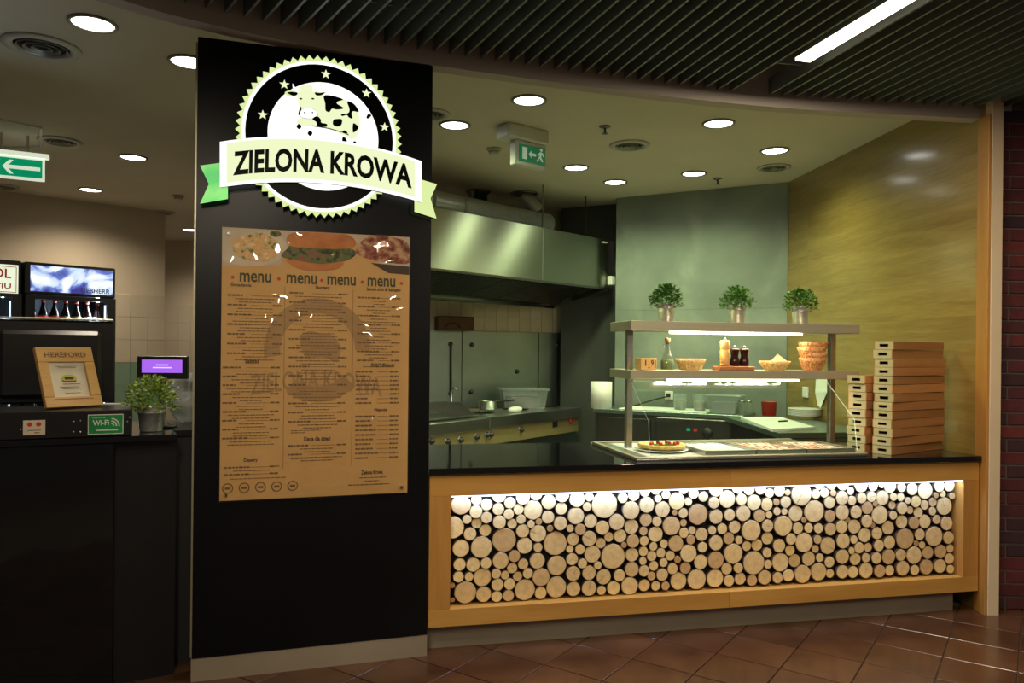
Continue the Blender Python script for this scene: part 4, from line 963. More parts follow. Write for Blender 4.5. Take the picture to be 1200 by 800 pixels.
# ================================================================== STACKED WOODEN BOXES on the worktop
cn = CT.L(at_z(1046, 533.5, WZ)); bl = .60; bd_ = .13
yawb = math.radians(33)
def wbox(px_, label, group, k, org):
    rr = random.Random(k*7+len(group)); j = Vector((rr.uniform(-.006, .006), rr.uniform(-.004, .004), 0))
    t = thing('wooden_box', label, 'box', tuple(org+Vector((0, 0, k*.0547))+j), yawb+rr.uniform(-.015, .015), group)
    return t
org0 = at_z(1046, 533.5, WZ); org0 = Vector((org0.x, org0.y, WZ))
proto = None
def make_wbox(t):
    H = .053
    MB().box(0.0, bl, 0, .006, 0.001, H, b=.001).build('long_side', 'box_side', t)
    MB().box(0.0, bl, bd_-.006, bd_, 0.001, H, b=.001).build('long_side', 'box_side', t)
    MB().box(.006, bl-.001, .006, bd_-.006, 0.001, .006).build('bottom', 'box_side', t)
    mb = MB()   # end with finger slot
    y0, y1 = .006, bd_-.006; ys, ye, zs, ze = bd_*.28, bd_*.72, .018, .036; x0, x1 = -.001, .006
    mb.box(x0, x1, y0, ys, 0.001, H); mb.box(x0, x1, ye, y1, 0.001, H); mb.box(x0, x1, ys, ye, 0.001, zs); mb.box(x0, x1, ys, ye, ze, H)
    mb.build('end_board', 'box_end', t)
    MB().box(bl-.007, bl-.001, .006, bd_-.006, .006, H).build('end_board', 'box_side', t)
    MB().box(.007, bl-.008, .007, bd_-.007, H-.004, H-.0005).build('lid', 'box_side', t)
names13 = ['bottom'] + ['%s from bottom' % w for w in ('second', 'third', 'fourth', 'fifth', 'sixth')] + ['middle'] + ['%s from top' % w for w in ('sixth', 'fifth', 'fourth', 'third', 'second')] + ['topmost']
for k in range(13):
    t = wbox(0, '%s flat wooden box in the front stack by the wood wall' % names13[k], 'flat wooden boxes in the front stack', k, org0)
    if k == 0: make_wbox(t); proto = t
    else:
        for ch in list(proto.children): c = ch.copy(); c.parent = t; C.objects.link(c)
org1 = org0+Vector((math.cos(yawb+PI/2), math.sin(yawb+PI/2), 0))*.155+Vector((-.025, 0, 0))
names9 = ['bottom', 'second from bottom', 'third from bottom', 'fourth from bottom', 'middle', 'fourth from top', 'third from top', 'second from top', 'topmost']
for k in range(9):
    t = wbox(0, '%s flat wooden box in the lower rear stack' % names9[k], 'flat wooden boxes in the rear stack', k, org1)
    for ch in list(proto.children): c = ch.copy(); c.parent = t; C.objects.link(c)

# ================================================================== CEILING FITTINGS
def downlight(px, py, label, warm=False, power=None, D=.205):
    p = at_z(px, py, CEIL); t = thing('ceiling_light', label, 'ceiling light', (p.x, p.y, CEIL), 0, 'round recessed ceiling lights')
    MB().lathe([(D*.5, -.001), (D*.59, -.001), (D*.585, -.010), (D*.51, -.012), (D*.495, -.002)], n=32, cap0=False, cap1=False).build('trim_ring', 'trim', t)
    MB().lathe([(D*.495, -.004), (.001, -.006)], n=32, cap0=False, cap1=False).build('diffuser', 'light_warm' if warm else 'light_disc', t)
    light('SPOT', 'lamp', (0, 0, -.03), (0, 0, 0), (KW if power is None else power)*3.2, (1, .86, .66) if warm else KCOL, size=.09, parent=t, spot=math.radians(150), blend=.9)
DL = [(620, 117, 'largest round ceiling light, above the tilted exit sign'), (533, 146, 'round ceiling light just right of the black sign panel'), (675, 196, 'small round ceiling light right of the tilted exit sign'),
      (721, 213, 'small round ceiling light above the dark column'), (842, 144, 'round ceiling light nearest the slatted ceiling on the right'), (813, 203, 'round ceiling light above the concrete wall'),
      (908, 176, 'round ceiling light beside the wood wall')]
for px, py, lab in DL: downlight(px, py, lab)
for px, py, lab, pw in ((109, 27, 'biggest round ceiling light at top left of the shop', 13), (222, 72, 'round ceiling light half hidden by the black panel', 10), (156, 184, 'round ceiling light right of the green arrow sign', 22),
                        (106, 222, 'small far ceiling light near the cream wall', 42), (223, 269, 'farthest small ceiling light left of black panel', 40)):
    downlight(px, py, lab, True, pw)
def vent(px, py, label, D=.30, z=CEIL):
    p = at_z(px, py, z); t = thing('ceiling_vent', label, 'vent', (p.x, p.y, z), 0, 'round air vents in the ceiling')
    MB().lathe([(D*.40, -.001), (D*.56, -.001), (D*.55, -.010), (D*.42, -.016), (D*.39, -.004)], n=32, cap0=False, cap1=False).build('rim', 'vent_plastic', t)
    MB().lathe([(D*.40, -.002), (.001, -.002)], n=24, cap0=False, cap1=False).build('opening', 'dark', t)
    for k in range(3):
        r = D*(.34-.11*k); MB().lathe([(r, -.004), (r+.012, -.018), (r+.009, -.020), (r-.003, -.006)], n=28, cap0=False, cap1=False).build('cone_ring', 'trim', t)
vent(49, 54, 'large round air vent at the top left ceiling', .36); vent(70, 165, 'round air vent above the green arrow sign'); vent(738, 170, 'round air vent in the middle of the kitchen ceiling')
vent(907, 196, 'round air vent next to the wood wall', .27); vent(503, 133, 'round air vent half hidden behind black panel', .27); vent(5, 218, 'round air vent at the left picture edge', .26); vent(191, 248.5, 'small far air vent by the cream wall corner', .26)
for px, py, lab in ((709, 150, 'small ceiling sprinkler left of the round air vent'), (841, 211, 'small ceiling sprinkler above the concrete wall'), (34, 207, 'small sprinkler under the green arrow sign')):
    p = at_z(px, py-2, CEIL); t = thing('sprinkler', lab, 'sprinkler', (p.x, p.y, CEIL), 0, 'ceiling sprinklers')
    MB().lathe([(.045, 0), (.045, -.006), (.015, -.016)], n=16).build('plate', 'steel_dark', t)
    MB().lathe([(.008, -.014), (.008, -.05), (.022, -.054), (.022, -.058)], n=10).build('head', 'steel_dark', t)
for px, py, lab in ((579, 174, 'white smoke detector left of the tilted exit sign'), (209, 229, 'small smoke detector on the far left ceiling')):
    p = at_z(px, py, CEIL); t = thing('smoke_detector', lab, 'smoke detector', (p.x, p.y, CEIL), 0, 'smoke detectors')
    MB().lathe([(.062, 0), (.062, -.014), (.05, -.022)], n=20).build('base', 'vent_plastic', t); MB().lathe([(.048, -.022), (.042, -.045), (.02, -.05)], n=20).build('head', 'vent_plastic', t)
# linear lamp between the slats
def linear(px0, label, a, b, pw, drop=0.0):
    dx, dy = b[0]-a[0], b[1]-a[1]; L = math.hypot(dx, dy)
    t = thing('linear_lamp', label, 'lamp', (a[0], a[1], SLZ-drop), math.atan2(dy, dx), 'long warm lamps in slatted ceiling')
    MB().box(0, L, -.048, .048, .012, .11).build('housing', 'steel', t)
    MB().box(.005, L-.005, -.044, .044, -.002, .0115).build('diffuser', 'tube_light', t)
    light('AREA', 'lamp', (L/2, 0, -.008), (0, 0, 0), pw, (1, .84, .62), L, .09, parent=t)
a = at_z(940, 72, SLZ); b_ = at_z(1060, 0, SLZ); d = (b_-a).normalized()
linear(0, 'long glowing warm lamp between the ceiling slats', (a.x, a.y), (a.x+d.x*1.6, a.y+d.y*1.6), HALL)
linear(0, 'added unseen long warm lamp behind the viewer on the left', (-.9, 1.2), (-.6, -.3), HALL*.8, .12)  # unseen lamp, added behind the camera for hall light
linear(0, 'added unseen long warm lamp behind the viewer on the right', (2.6, .8), (2.8, -.7), HALL*1.0, .12)  # second added lamp out of view, same purpose
# unseen spotlight, added outside the frame to brighten the menu
sl = thing('menu_fill_spotlight', 'added unseen black spotlight that brightens the menu', 'lamp', (-.75, 1.9, 3.13), 0)
MB().lathe([(.035, 0), (.045, .01), (.045, .12), (.03, .13)], n=18).build('housing', 'black_satin', sl)
tgt = PN.W((PL*.52, 0, 1.55))-Vector((-.75, 1.9, 3.12))
light('SPOT', 'lamp', (0, 0, -.01), tgt.to_track_quat('-Z', 'Y').to_euler(), 115, (1, .86, .66), size=.03, parent=sl, spot=math.radians(52), blend=.8)
# exit signs
p = at_y(618, 176, 5.85); ex = thing('exit_sign', 'tilted white exit sign box with running man, hanging from ceiling', 'exit sign', (p.x, p.y, 0), 0)
EF = Fr(p.x, 5.85, 0, math.radians(38))
ex.rotation_euler = (0, 0, EF.yaw)
q = [EF.hit(*c) for c in ((607, 187), (639, 198), (604, 163), (638, 171))]
ex0, ex1 = (q[0].x+q[2].x)/2, (q[1].x+q[3].x)/2; ez0, ez1 = (q[0].z+q[1].z)/2, (q[2].z+q[3].z)/2
MB().box(ex0-.01, ex1+.01, 0, .07, ez0-.02, ez1+.005, b=.006).build('case', 'exit_case', ex)
MB().box(ex0-.10, ex1+.02, -.03, .13, ez1+.006, CEIL-.0, b=.01).build('mount', 'exit_case', ex)
fx0, fx1, fz0, fz1 = ex0+.02, ex1-.0, ez0+.01, ez1-.025
MB().box(fx0, fx1, -.004, 0, fz0, fz1).build('green_face', 'exit_dim', ex)
fw_, fh_ = fx1-fx0, fz1-fz0
def e2(mb, pts): mb.prism([(fx0+u*fw_, fz0+v*fh_) for u, v in pts], -.006, -.0045)
mb = MB(); e2(mb, [(.12, .15), (.30, .15), (.30, .85), (.12, .85)]); e2(mb, [(.36, .5), (.46, .72), (.46, .58), (.64, .58), (.64, .42), (.46, .42), (.46, .28)])
e2(mb, [(.70, .55), (.80, .75), (.90, .72), (.96, .5), (.92, .48), (.86, .62), (.84, .45), (.92, .2), (.88, .15), (.78, .38), (.70, .12), (.66, .18), (.76, .45), (.78, .6), (.73, .48)])
e2(mb, [(.84+.05*math.cos(2*PI*i/10), .87+.08*math.sin(2*PI*i/10)) for i in range(10)]); mb.build('pictogram', 'exit_mark', ex)
AFr = None
y_ = 6.2
p = at_y(25, 196, y_); AF = Fr(p.x, y_, 0, math.radians(28))
ax = thing('arrow_sign', 'lit green sign with white left arrow under the ceiling', 'exit sign', fr=AF)
q = [AF.hit(*c) for c in ((-8, 207), (51, 213), (-8, 178), (54, 188))]
ax0, ax1 = q[0].x, (q[1].x+q[3].x)/2; az0, az1 = (q[0].z+q[1].z)/2, (q[2].z+q[3].z)/2
MB().box(ax0, ax1, 0, .02, az0, az1, b=.003).build('panel', 'exit_white', ax)
MB().box(ax0-.02, ax1+.03, -.03, .05, az1+.001, az1+.035, b=.005).build('lamp_housing', 'exit_white', ax)
ww, hh = ax1-ax0, az1-az0
gx_0, gx_1, gz_0, gz_1 = ax0+.12*ww, ax1-.05*ww, az0+.12*hh, az1-.10*hh
MB().box(gx_0, gx_1, -.003, 0, gz_0, gz_1).build('green_face', 'exit_green', ax)
g = lambda u, v: (gx_0+u*(gx_1-gx_0), gz_0+v*(gz_1-gz_0))
MB().prism([g(.06, .5), (g(.22, .88)), g(.32, .88), g(.20, .6), g(.95, .6), g(.95, .4), g(.20, .4), g(.32, .12), g(.22, .12)], -.006, -.0035).build('arrow', 'exit_white', ax)
mb = MB(); mb.tube([(ax1-.12, .01, az1+.036), (ax1-.12, .01, CEIL)], .01, 8); mb.tube([(ax0+.05, .01, az1+.036), (ax0+.05, .01, CEIL)], .01, 8); mb.build('hanger', 'exit_case', ax)

# ================================================================== HOOD, DUCTS
HF = frame2((-.69, 6.72), (1.16, 8.70)); HL = HF.L((1.16, 8.70, 0)).x-.03
hd = thing('extractor_hood', 'large brushed steel extractor hood over the cookers', 'extractor hood', fr=HF)
HB, HT = 2.32, 2.86; HX0 = -1.4; sx = HF.hit(636, 300).x
for xa, xb in ((HX0, sx), (sx, HL)): MB().box(xa+.001, xb-.001, 0, .012, HB, HT, b=.002).build('front_panel', 'steel_brushed', hd)
HD = .95
RZ = 2.13
MB().add([(x, y, z) for x in (HL-.012, HL) for y, z in ((.013, HB), (HD, RZ), (HD, HT), (.013, HT))], [(0, 3, 2, 1), (4, 5, 6, 7), (0, 1, 5, 4), (1, 2, 6, 5), (2, 3, 7, 6), (3, 0, 4, 7)]).build('end_panel', 'steel', hd)
MB().box(HX0, HL-.013, .013, HD, HT-.012, HT).build('top_panel', 'steel_rough', hd)
MB().box(HX0, HL-.013, HD-.012, HD, RZ, HT-.013).build('rear_panel', 'steel', hd)
mb = MB().box(HX0, HL-.013, .013, .12, HB, HB+.02); mb.box(HX0, HL-.013, HD-.1, HD-.013, RZ, RZ+.02); mb.build('drip_channel', 'steel_dark', hd)
fx = HX0+.05
while fx < HL-.5:
    T = Matrix.Translation((fx, .125, HB+.012)) @ Matrix.Rotation(math.radians(-13), 4, 'X')
    mb = MB(); mb.T = T; mb.box(0, .46, 0, .70, 0, .03, b=.004)
    for k in range(9): mb.box(.03+.046*k, .055+.046*k, .04, .66, -.008, 0)
    mb.build('grease_filter', 'steel_dark', hd); fx += .49
MB().box(HX0, HL-.013, -.008, .0, HB-.018, HB+.004).build('lower_lip', 'steel_dark', hd)
mb = MB(); pts = [HF.L(HF.W((x, .42, HT+.13+.0*x))) for x in (-1.3, .2, 1.15)]
fdx = HF.hit(634, 262, .30).x+.1
dk = thing('air_duct', 'round spiral steel duct lying along the hood top', 'duct', tuple(HF.W((0, 0, HT))), HF.yaw)
MB().tube([(-1.3, .30, .115), (-.2, .30, .115), (fdx, .30, .115)], .112, 18).build('pipe', 'zinc', dk)
for x in (-.5, .15, .55, fdx-.04): MB().tube([(x, .30, .115), (x+.035, .30, .115)], .1155, 18).build('collar', 'zinc', dk)
p0 = at_z(614, 226, CEIL); 
fdx = HF.hit(634, 262, .30).x
fd = thing('flexible_duct', 'ribbed flexible duct rising into the ceiling', 'duct', tuple(HF.W((fdx, .34, HT))), 0)
base = Vector(fd.location); tp = p0-base
mb = MB(); A = Vector((0, 0, .23)); B = Vector((tp.x, tp.y, CEIL-.03-base.z))
N = 22; mb.tube([A+(B-A)*(i/N) for i in range(N+1)], [(.088 if i % 2 else .078) for i in range(N+1)], 14).build('sleeve', 'zinc', fd)
MB().lathe([(.15, -.002), (.15, -.02), (.10, -.02)], c=(B.x, B.y, CEIL-base.z), n=20, cap0=False, cap1=False).build('collar', 'steel_dark', fd)
st_ = at_y(560, 236, 8.2); sb = single(MB().lathe([(.13, 0), (.13, -.02), (.10, -.03), (.10, -.30)], n=18), 'duct_stub', 'steel_dark', 'short dark duct stub hanging from ceiling behind the hood', 'duct', loc=(st_.x, 8.2, CEIL))
h1 = HF.hit(636, 262, .06); h2 = HF.hit(686, 275, .06)
single(MB().tube([(h1.x, .06, HT+.001), (h1.x, .06, CEIL)], .012, 8), 'hanger_rod', 'steel', 'bright steel rod from ceiling to the hood seam', 'rod', fr=HF)
single(MB().tube([(h2.x, .06, HT+.001), (h2.x, .06, CEIL)], .007, 8), 'hanger_rod', 'steel_dark', 'thin dark rod from ceiling to the right of the hood', 'rod', fr=HF)
h3 = CW.hit(717, 330, -.02)
cs = HF.hit(716, 329, -.03); single(MB().box(cs.x-.045, cs.x+.03, -.07, -.0085, cs.z-.05, cs.z+.05, b=.008), 'wall_sensor', 'white', 'small white sensor box at the hood lower right corner', 'sensor', fr=HF)
cs = HF.hit(709, 284, -.01); single(MB().box(cs.x-.04, cs.x+.04, -.012, -.0, cs.z-.008, cs.z+.008), 'white_sticker', 'white', 'tiny white strip at the hood top right', 'sticker', fr=HF)

# ================================================================== COOKING RANGE under the hood
RF = frame2((-.71, 6.70), (.78, 8.80)); RL = RF.L((.78, 8.80, 0)).x
def rx(px, y=500): return RF.hit(px, y).x
x571 = rx(571, 488)
def cooker(name, label, xa, xb, zt_, zs0, zs1, knobs, cat='cooker'):
    t = thing(name, label, cat, tuple(RF.W((xa, 0, 0))), RF.yaw); L = xb-xa
    MB().box(.001, L-.001, .03, .55, .0, zs0-.001).build('body', 'steel_rough', t)
    MB().box(.001, L-.001, .0, .55, zs0, zs1, b=.003).build('control_panel', 'brass_strip', t)
    MB().box(0.001, L-.001, -.03, .56, zs1+.001, zt_, b=.004).build('hob_top', 'steel', t)
    for px, py in knobs:
        h = RF.hit(px, py); m_ = MB(); m_.T = Matrix.Translation((h.x-xa, -.001, h.z)) @ Matrix.Rotation(PI/2, 4, 'X')
        m_.lathe([(.030, 0), (.030, .008), (.020, .010), (.017, .035), (.001, .036)], n=16).build('knob', 'rubber', t)
        m_ = MB(); m_.T = Matrix.Translation((h.x-xa, -.001, h.z)) @ Matrix.Rotation(PI/2, 4, 'X'); m_.lathe([(.032, 0), (.037, 0), (.036, .006), (.031, .006)], n=16, cap0=False, cap1=False).build('knob_ring', 'steel', t)
    return t
gr = cooker('grill_unit', 'steel griddle with raised sides at the left of the range', x571-1.7, x571, .965, .70, .858, ((505, 517), (524, 517.5), (539, 515.5), (558, 512), (573-3, 509.5)))
mb = MB(); mb.box(.8, 1.66, .1, .53, .971, .99, b=.004); mb.build('grill_plate', 'steel_dark', gr)
mb = MB(); mb.add([(1.66, .08, .966), (1.66, .55, .966), (1.66, .55, 1.10), (1.66, .30, 1.10), (1.672, .08, .966), (1.672, .55, .966), (1.672, .55, 1.10), (1.672, .30, 1.10)], [(0, 1, 2, 3), (4, 7, 6, 5), (0, 3, 7, 4), (3, 2, 6, 7), (1, 5, 6, 2)]); mb.build('splash_guard', 'steel', gr)
MB().box(.8, 1.66, .53, .55, .966, 1.10).build('rear_guard', 'steel', gr)
ck = cooker('gas_range', 'long steel range with brass coloured control strip and knobs', x571+.004, RL-.02, .972, .70, .858, ((574.5, 509), (610, 503.5)))
h = RF.hit(650, 497); m_ = MB().box(h.x-x571-.05, h.x-x571+.05, -.006, .0, h.z-.028, h.z+.028); m_.build('switch_plate', 'steel_dark', ck)
h = RF.hit(668, 493); m_ = MB(); m_.T = Matrix.Translation((h.x-x571, -.001, h.z)) @ Matrix.Rotation(PI/2, 4, 'X'); m_.lathe([(.03, 0), (.028, .015), (.001, .018)], n=14).build('red_button', 'red', ck)
for i in range(3):
    mb = MB(); x = .28+.62*i
    for k in range(4): a = PI*k/4; mb.tube([(x-.14*math.cos(a), .3-.14*math.sin(a), .983), (x+.14*math.cos(a), .3+.14*math.sin(a), .983)], .007, 6)
    mb.build('pan_support', 'rubber', ck)
def rtop(x, y, z=.992): return tuple(RF.W((x, y, z)))
pt = thing('saucepan', 'small steel saucepan on the range', 'pan', rtop(rx(597, 480)+.2, .42, .991)); MB().lathe([(.09, 0), (.10, .01), (.10, .09), (.104, .092), (.096, .09), (.095, .012), (.001, .01)], n=24, cap1=False).build('pot', 'steel', pt); MB().tube([(.1, 0, .08), (.28, .03, .10)], .008, 8).build('handle', 'rubber', pt)
bt = at_z(648, 476, .97); 
sb = thing('storage_tub', 'translucent plastic tub with lid on the rear of the range', 'container', rtop(rx(664, 470)-.28, .40, .975), RF.yaw-.8)
mb = MB(); mb.T = Matrix.Identity(4)
vs = [(-.22, -.15, 0), (.22, -.15, 0), (.22, .15, 0), (-.22, .15, 0), (-.25, -.18, .20), (.25, -.18, .20), (.25, .18, .20), (-.25, .18, .20)]
mb.add(vs, [(0, 3, 2, 1), (0, 1, 5, 4), (1, 2, 6, 5), (2, 3, 7, 6), (3, 0, 4, 7)]).build('tub', 'tub', sb); MB().box(-.27, .27, -.2, .2, .2, .222, b=.006).build('lid', 'tub', sb); MB().box(-.18, .16, -.1, .1, .005, .13).build('contents', 'steel_dark', sb)
cl_ = rx(615, 478); single(MB().sphere((0, 0, .03), .09, 10, sz=(1.3, .5, .35)), 'folded_cloth', 'white', 'folded white cloth on the edge of the range', 'cloth', loc=rtop(cl_, .12, .973), yaw=RF.yaw)
tp_ = RF.hit(568, 465, .5); tap = thing('tap', 'slim curved steel tap behind the griddle', 'tap', rtop(x571+.03, .48, .9725)); tap['label'] = 'slim curved steel tap behind the griddle'
MB().tube([(0, 0, -.0), (0, 0, .22), (.01, 0, .25), (.035, 0, .26), (.06, 0, .25)], .010, 8).build('spout', 'steel', tap)

# ================================================================== BACK WORKTOP AND SIDE WORKTOP
BF = frame2((.86, 7.94), (2.40, 7.09)); bz = 1.02
BL_ = BF.L((2.40, 7.09, 0)).x
bc = thing('back_counter', 'dark cabinet run with worktop along the concrete wall', 'cabinet', fr=BF)
MB().box(0, BL_-.5, 0.02, .54, 0, bz-.04).build('body', 'steel_dark', bc)
MB().box(-.02, BL_-.25, 0, .55, bz-.039, bz, b=.003).build('worktop', 'steel_rough', bc)
for k in range(2): xa = .05+.6*k; MB().box(xa, xa+.55, .004, .02, .1, bz-.08, b=.003).build('door', 'steel_dark', bc)
Sx0, Sx1 = 1.97, 2.69
sc2 = thing('side_counter', 'dark cabinet with pale worktop along the wood wall', 'cabinet', (0, 0, 0))
MB().prismz([(Sx0+.03, 5.68), (Sx1+.05, 5.84), (Sx1-.08, 6.80), (Sx0+.03, 7.0)], 0, bz-.04).build('body', 'black_satin', sc2)
MB().prismz([(Sx0, 5.66), (Sx1+.08, 5.82), (Sx1-.02, 6.85), (Sx0, 7.14)], bz-.039, bz).build('worktop', 'steel_rough', sc2)
def onb(px, y, z=bz): h = BF.hit(px, 470, y); return tuple(BF.W((h.x, y, z)))
tr = thing('paper_roll', 'upright white paper towel roll beside the dark column', 'paper roll', onb(704.5, .12, bz+.001))
MB().lathe([(.022, .0), (.112, 0), (.112, .275), (.022, .275)], n=28, cap0=False, cap1=False).build('roll', 'white', tr); MB().lathe([(.024, .0), (.024, .272)], n=14).build('core', 'cork', tr)
so = CW.hit(784, 463, -.01); sk = thing('wall_socket', 'white wall socket with black plug on concrete wall', 'socket', tuple(CW.W((so.x, -.0065, so.z))), CW.yaw)
MB().box(-.045, .045, -.012, 0, -.045, .045, b=.004).build('plate', 'white', sk); MB().box(-.02, .02, -.045, -.0125, -.02, .02, b=.006).build('plug', 'rubber', sk)
MB().tube([(0, -.04, -.01), (-.15, -.06, -.05), (-.35, -.08, -.12), (-.5, -.12, -.155)], .008, 6).build('cable', 'rubber', sk)
single(MB().box(-.45, .45, -.2, .22, 0, .012, b=.003), 'cutting_board', 'white', 'large white cutting board on the back worktop below the socket', 'board', loc=onb(782, .25, bz+.001), yaw=BF.yaw)
def container(px, y, w, h, lab, m='tub', c=None, fr=onb):
    t = thing('food_container', lab, 'container', fr(px, y, bz+.014), BF.yaw, None)
    MB().lathe([(w*.38, 0), (w*.40, .004), (w*.5, h), (w*.53, h), (w*.53, h+.01), (w*.48, h), (w*.37, .006)], n=20, cap1=False).build('tub', m, t)
    MB().lathe([(w*.36, .007), (w*.42, h*.6), (.001, h*.62)], n=16).build('contents', c or 'porcelain', t)
container(797, .22, .14, .15, 'cream filled plastic tub below the wall socket', c='tile_beige'); container(820, .24, .14, .15, 'pinkish plastic tub next to the cream tub', c='meat_tray')
t = thing('food_container', 'wide rectangular plastic tub on the back worktop', 'container', onb(850, .20, bz+.001), BF.yaw)
mb = MB(); mb.add([(-.12, -.10, 0), (.12, -.10, 0), (.12, .10, 0), (-.12, .10, 0), (-.16, -.13, .17), (.16, -.13, .17), (.16, .13, .17), (-.16, .13, .17)], [(0, 3, 2, 1), (0, 1, 5, 4), (1, 2, 6, 5), (2, 3, 7, 6), (3, 0, 4, 7)]).build('tub', 'tub', t)
MB().box(-.17, .17, -.14, .14, .1705, .18, b=.003).build('lid', 'tub', t); MB().box(-.11, .11, -.09, .09, .003, .11).build('contents', 'plastic_grey', t)
# fryer / warmer with indicator lamps in front of the back counter
wz = BF.hit(808, 505, -.02)
ap = thing('undercounter_fridge', 'steel undercounter unit with red and green indicator lights', 'appliance', tuple(BF.W((wz.x-.3, -.12, 0))), BF.yaw)
MB().box(0, .72, 0, .12, .1, bz-.045, b=.004).build('front', 'steel_dark', ap)
for dx, m in ((.30, 'exit_green'), (.37, 'label_red')): MB().box(dx, dx+.035, -.004, 0, .86, .885).build('indicator', m, ap)
m_ = MB(); m_.T = Matrix.Translation((.50, -.001, .85)) @ Matrix.Rotation(PI/2, 4, 'X'); m_.lathe([(.05, 0), (.048, .01), (.001, .011)], n=18).build('dial', 'rubber', ap)
def ons(px, py, z=bz): p = at_z(px, py, z); return (p.x, p.y, z+.001)
poly = [ons(868, 491)[:2], ons(915, 491)[:2], ons(955, 503)[:2], ons(905, 506)[:2]]
single(MB().prismz(poly, bz+.001, bz+.02), 'cutting_board', 'white', 'white cutting board with small knife on the side worktop', 'board')
kx, ky, kz = ons(918, 497)
single(MB().box(-.06, .05, -.01, .01, 0, .012, b=.003), 'knife', 'rubber', 'short black handled knife on the side cutting board', 'knife', loc=(kx, ky, bz+.021), yaw=.6)
p = ons(897, 486); cr = thing('red_tub', 'red plastic tub on the side worktop beside the plates', 'container', (p[0], p[1]-.1, bz+.001)); MB().lathe([(.06, 0), (.062, .003), (.07, .13), (.074, .134), (.067, .13), (.058, .006), (.001, .006)], n=20, cap1=False).build('tub', 'red', cr)
p = ons(943, 489)
for k in range(6):
    single(MB().lathe([(.07, 0), (.10, .004), (.145, .016), (.142, .019), (.10, .008), (.001, .007)], n=26, cap1=False), 'plate', 'porcelain', '%s white plate of the pile by the wood wall' % ['bottom', 'second lowest', 'third lowest', 'third highest', 'second highest', 'topmost'][k], 'plate', loc=(p[0]-.06, p[1]-.15, bz+.0215+.011*k), group='pile of white plates')
for k, px in enumerate((876, 884)):
    p = onb(px-6, .12, bz+.001); g = thing('glass_jar', ['small glass jar left of the red tub', 'small glass jar nearest the red tub'][k], 'jar', p); MB().lathe([(.03, 0), (.033, .004), (.033, .08), (.022, .10), (.022, .12)], n=16).build('body', 'glass_clear', g); MB().lathe([(.025, .1205), (.025, .138)], n=14).build('lid', 'steel', g)
# paper sheet and switch on the wood wall
pw_ = WR.hit(962, 458, .01)
ss = thing('paper_sheet', 'curled white paper sheet pinned to the wood wall', 'paper', tuple(WR.W((pw_.x, .001, pw_.z))), WR.yaw)
MB().add([(-.10, .004, .14), (.10, .004, .14), (-.16, .03, -.0), (.06, .03, -.02), (-.02, .02, -.15), (.04, .015, -.13), (-.10, .006, .141), (.10, .006, .141), (-.16, .033, 0), (.06, .033, -.02), (-.02, .023, -.15), (.04, .018, -.13)], [(0, 1, 3, 2), (2, 3, 5, 4), (6, 8, 9, 7), (8, 10, 11, 9), (0, 2, 8, 6), (1, 7, 9, 3), (2, 4, 10, 8), (3, 9, 11, 5)]).build('sheet', 'white', ss)
ps = WR.hit(957, 461, .01); single(MB().box(-.05, .05, 0.001, .02, -.05, .05, b=.004), 'light_switch', 'white', 'white switch plate on the wood wall beside the paper sheet', 'switch', loc=tuple(WR.W((ps.x+.22, 0, ps.z))), yaw=WR.yaw)

# ================================================================== LEFT: CASH COUNTER
cc = thing('cash_counter', 'tall black cash counter left of the sign panel', 'counter', fr=CB)
TZ = 1.185
MB().box(-2.6, -.29, 0, .05, .0, TZ-.03, b=.002).build('front_panel', 'black_gloss', cc)
MB().box(-.288, -.02, .06, .10, .0, TZ-.03).build('side_panel', 'black_satin', cc)
MB().box(-2.6, -.02, .101, .75, .0, TZ-.031).build('body', 'black_matte', cc)
MB().box(-.018, .3, .19, .75, 0, TZ-.0305).build('end_cabinet', 'black_matte', cc)
MB().box(-.0175, .3, .18, .78, TZ-.03, TZ).build('end_top', 'black_satin', cc)
MB().box(-2.6, -.02, -.01, .78, TZ-.03, TZ, b=.003).build('top', 'black_gloss', cc)
bxl = -1.6; bxr = CB.hit(155, 495).x
cs_ = thing('counter_case', 'flat black metal case with stickers on the cash counter', 'case', tuple(CB.W((0, 0, TZ+.001))), CB.yaw)
MB().box(bxl, bxr, 0, .38, 0, .125, b=.004).build('shell', 'black_satin', cs_)
CF = Fr(*CB.W((0, 0, TZ+.001)), CB.yaw)
for px, py in ((24, 503), (86, 494), (94, 493), (86, 506), (94, 506), (152, 489), (149, 494)):
    h = CF.hit(px, py); m_ = MB(); m_.T = Matrix.Translation((h.x, 0, h.z)) @ Matrix.Rotation(PI/2, 4, 'X'); m_.lathe([(.005, 0), (.004, .003), (.001, .004)], n=8).build('screw', 'steel', cs_)
def sticker(fr, parent, c4, m, name='sticker'):
    q = [fr.hit(*c) for c in c4]; x0, x1 = (q[0].x+q[2].x)/2, (q[1].x+q[3].x)/2; z0, z1 = (q[0].z+q[1].z)/2, (q[2].z+q[3].z)/2
    MB().box(x0, x1, -.0015, 0, z0, z1).build(name, m, parent); return x0, x1, z0, z1
x0, x1, z0, z1 = sticker(CF, cs_, ((27, 510), (53, 509), (27, 493), (53, 491.5)), 'sticker')
mb = MB()
for u in (.3, .7): mb.prism([(x0+(x1-x0)*(u+.12*math.cos(a)), z0+(z1-z0)*(.72+.15*math.sin(a))) for a in [PI*i/6 for i in range(12)]], -.0022, -.0017)
mb.build('sticker_print', 'ink_red', cs_)
mb = MB(); mb.box(x0+.2*(x1-x0), x0+.8*(x1-x0), -.0022, -.0017, z0+.3*(z1-z0), z0+.34*(z1-z0)); mb.box(x0+.5*(x1-x0), x0+.75*(x1-x0), -.0022, -.0017, z0+.12*(z1-z0), z0+.17*(z1-z0)); mb.build('sticker_text', 'ink', cs_)
